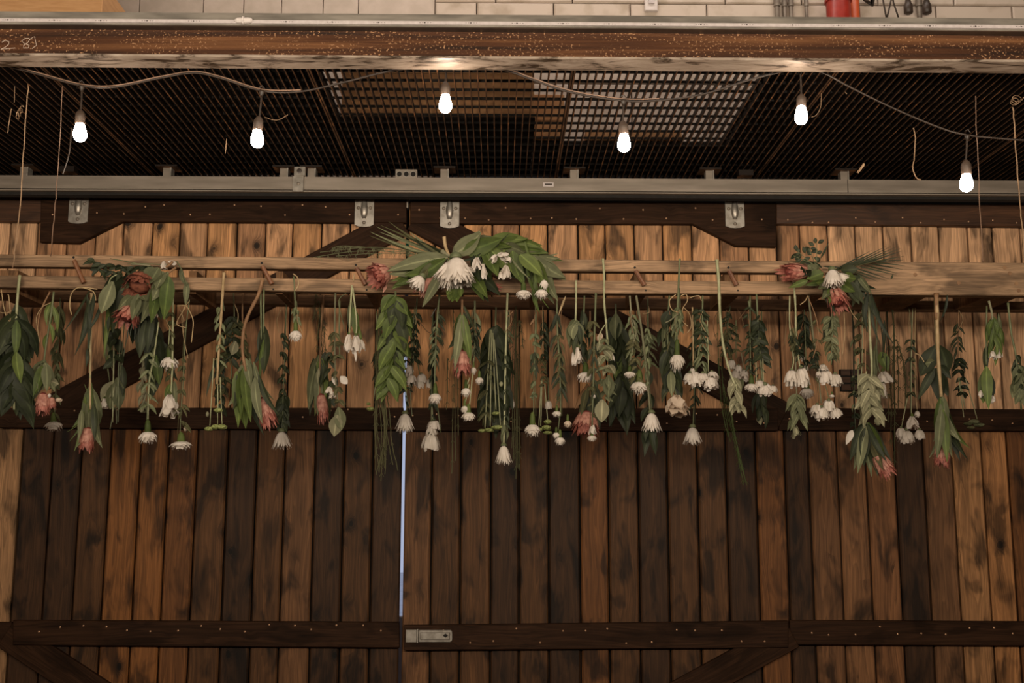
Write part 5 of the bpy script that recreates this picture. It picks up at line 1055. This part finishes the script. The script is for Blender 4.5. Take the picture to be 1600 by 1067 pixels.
for a in ((712,396,752,362,26,'lsage'),(724,394,786,372,25,'lgreen'),(735,392,796,380,22,'lsage'),(762,380,822,372,20,'lgreen'),(774,380,848,384,19,'lgreen'),(790,388,858,396,19,'lgreen'),(806,396,876,404,15,'lsage'),(812,398,848,432,20,'lgreen'),(835,402,884,434,22,'lsage'),(828,400,858,458,20,'lgreen'),(846,410,872,470,17,'lsage'),(700,402,604,424,22,'lsage'),(696,404,616,446,18,'lgreen'),(690,408,632,430,22,'lgreen'),(688,412,650,446,18,'lsage'),(756,392,778,432,20,'lgreen'),(764,388,800,424,20,'lgreen'),(742,398,750,440,18,'ldark'),(800,392,820,446,20,'lgreen'),(728,420,762,466,18,'lgreen'),(745,430,782,462,16,'ldark')): p.leaf(*a[:5], a[5], R.uniform(-.05,0), R.uniform(-.09,-.03), R.uniform(-.08,.08), tw=R.uniform(-.35,.35))
p.leaf(722,408,796,364,5,'ldark',-.06,-.05,-.1); p.leaf(798,402,828,436,3.4,'lsage',-.06,-.06,-.05)
for a in ((822,412,842,470,5),(836,410,856,480,5),(835,440,844,490,7),(820,376,838,418,4),(826,400,858,482,5)): p.leaf(*a, 'lgreen', -.04,-.06, -.08)
for (x, a, b, w_, tl) in ((745,402,424,18,0),(787,394,406,26,-2),(792,402,412,18,2),(755,412,438,14,2),(791,414,438,18,-2),(782,424,438,10,0),(738,416,426,12,0),(776,398,410,14,-8)): p.ragged(x, a, b, w_, tl, n=10)
p.carn(818, 442, 466, 24); p.carn(846, 440, 466, 20); p.carn(850,436,452,14,cal=False)
p.protea(764, 448, 784, 454, 16, 'pink', .5, n=9)
# ---- right bouquet
p = Plant('bouquet', 'right bouquet of two pink proteas, a white mum and a palm frond', 'bouquet', 1290, 428, LF-.055, GB); p.fd = -.07
for (xa, ya, xb, yb) in ((1275,415,1262,384),(1276,412,1276,378),(1270,414,1246,392),(1270,412,1240,400)): p.stem([(xa,ya),((xa+xb)/2,(ya+yb)/2),(xb,yb)], .7, 'sgreen')
for (x, y, dx, dy) in ((1274,380,0,-8),(1278,380,9,-5),(1272,384,-8,-5),(1276,390,-9,-2),(1264,386,-2,10),(1258,386,8,6),(1250,392,-6,-2),(1250,395,-10,6),(1244,392,-1,-9),(1244,396,-8,8),(1248,398,-5,8),(1252,398,-6,6),(1258,396,-3,-10),(1262,398,6,-4),(1268,394,9,-3),(1266,402,-10,4),(1272,402,8,4),(1262,406,-11,5),(1276,396,8,-3),(1280,402,-2,8),(1252,404,-8,5)): p.leaf(x, y, x+dx*1.1, y+dy*1.1, 6, 'ldark', wide=.6)
p.leaf(1282,404,1295,378,3,'ldark'); p.leaf(1284,418,1254,408,8,'ldark'); p.leaf(1286,416,1318,418,3,'ldark')
p.protea(1258, 424, 1217, 427, 28, 'pink', .12, n=12, d1=-.02)
for a in ((1275,424,1262,414,14,'lsage'),(1286,426,1260,436,16,'lgreen'),(1272,422,1276,412,12,'lsage'),(1256,432,1252,416,8,'ldark'),(1262,430,1256,420,10,'ldark'),(1262,430,1268,422,10,'ldark'),(1262,438,1232,450,9,'lgreen'),(1290,440,1256,446,8,'lgreen'),(1300,440,1275,442,15,'lgreen'),(1302,438,1278,452,14,'lsage'),(1305,442,1284,468,14,'lsage'),(1304,440,1296,474,14,'lgreen'),(1308,444,1310,472,14,'lsage'),(1286,452,1306,490,9,'ldark'),(1314,422,1342,420,16,'ldark'),(1318,432,1338,436,16,'lgreen'),(1312,442,1336,456,15,'lgreen'),(1334,430,1356,458,14,'ldark'),(1336,434,1352,466,14,'ldark'),(1330,440,1350,475,12,'ldark'),(1340,430,1362,460,9,'lsage'),(1325,440,1343,476,13,'ldark'),(1345,445,1370,452,5,'ldark'),(1326,450,1336,474,9,'lolive'),(1342,432,1332,480,10,'ldark')): p.leaf(*a[:5], a[5], -.02, R.uniform(-.06,0))
p.stem([(1280,418),(1288,428),(1292,436)],1.4,'sbrown')
p.mum(1300, 421, 451, 36, tilt=3, n=70, stray=8); p.mum(1310, 428, 440, 22, tilt=12, n=30, stray=3)
p.protea(1302, 452, 1315, 486, 30, 'pink', .25, n=12, d1=-.04)
rach = [(1300,424),(1335,416),(1362,410),(1380,406)]
for x0, y0_, x1, y1_ in ((1302,423,1362,391),(1308,422,1372,391),(1316,420,1384,385),(1322,419,1392,385),(1330,417,1400,386),(1338,415,1407,388),(1346,413,1410,392),(1354,411,1413,400),(1364,409,1412,406),
        (1366,410,1414,415),(1358,412,1411,421),(1350,414,1406,428),(1342,416,1401,430),(1334,418,1390,436),(1326,420,1386,439),(1330,424,1372,440),(1340,414,1378,404),(1300,424,1350,402)):
    p.leaf(x0, y0_, x1, y1_, 2.1, 'ldark', R.uniform(-.01,.01), R.uniform(-.02,.02), 0, fold=.3, tw=0, name='palm_blade')
p.stem(rach, .9, 'lolive')
p.leaf(1392,436,1396,428,3,'ldark')
# dried foliage that still clings to the stems
for q in PL:
    if q.name in ('hanging_carnation','daisy_spray','hanging_spider_mum','carnation_spray','hanging_lisianthus','button_mum_spray','hanging_daisy_mum','dried_sprig','hanging_button_mum') and q.first:
        f = q.first; y0_, y1_ = f[0][1], f[-1][1]
        if y1_-y0_ < 60: continue
        k = R.choice((0, 1, 2)); m_ = R.choice(('lolive', 'ldark', 'ldark', 'sgreen'))
        ox = R.uniform(-5, 5)
        pts2 = [(x+ox*(.3+.7*i/len(f)), y) for i, (x, y) in enumerate(f)]
        pts2[0] = (pts2[0][0], max(pts2[0][1], 486))
        q.stem(pts2, .7, m_, 'side_stem', .012)
        a0 = lerp(y0_, y1_, R.uniform(.2, .45)); a1 = lerp(y0_, y1_, R.uniform(.7, .95))
        xm_ = f[len(f)//2][0]
        q.spray([(xm_+ox*.3, max(a0, 480)), (xm_+ox*.6, max(a1, 500))], R.randint(14, 26), R.uniform(11, 22), R.uniform(3, 5.5), R.uniform(.4, .9), m_, single=False, jit=.5, fold=1.0, dz=.02)
        if k: q.curl([(xm_+ox, 484), (xm_+ox+R.uniform(-9,9), 500), (xm_+ox+R.uniform(-7,7), 520)], .5, R.choice(('stan','sbrown')))
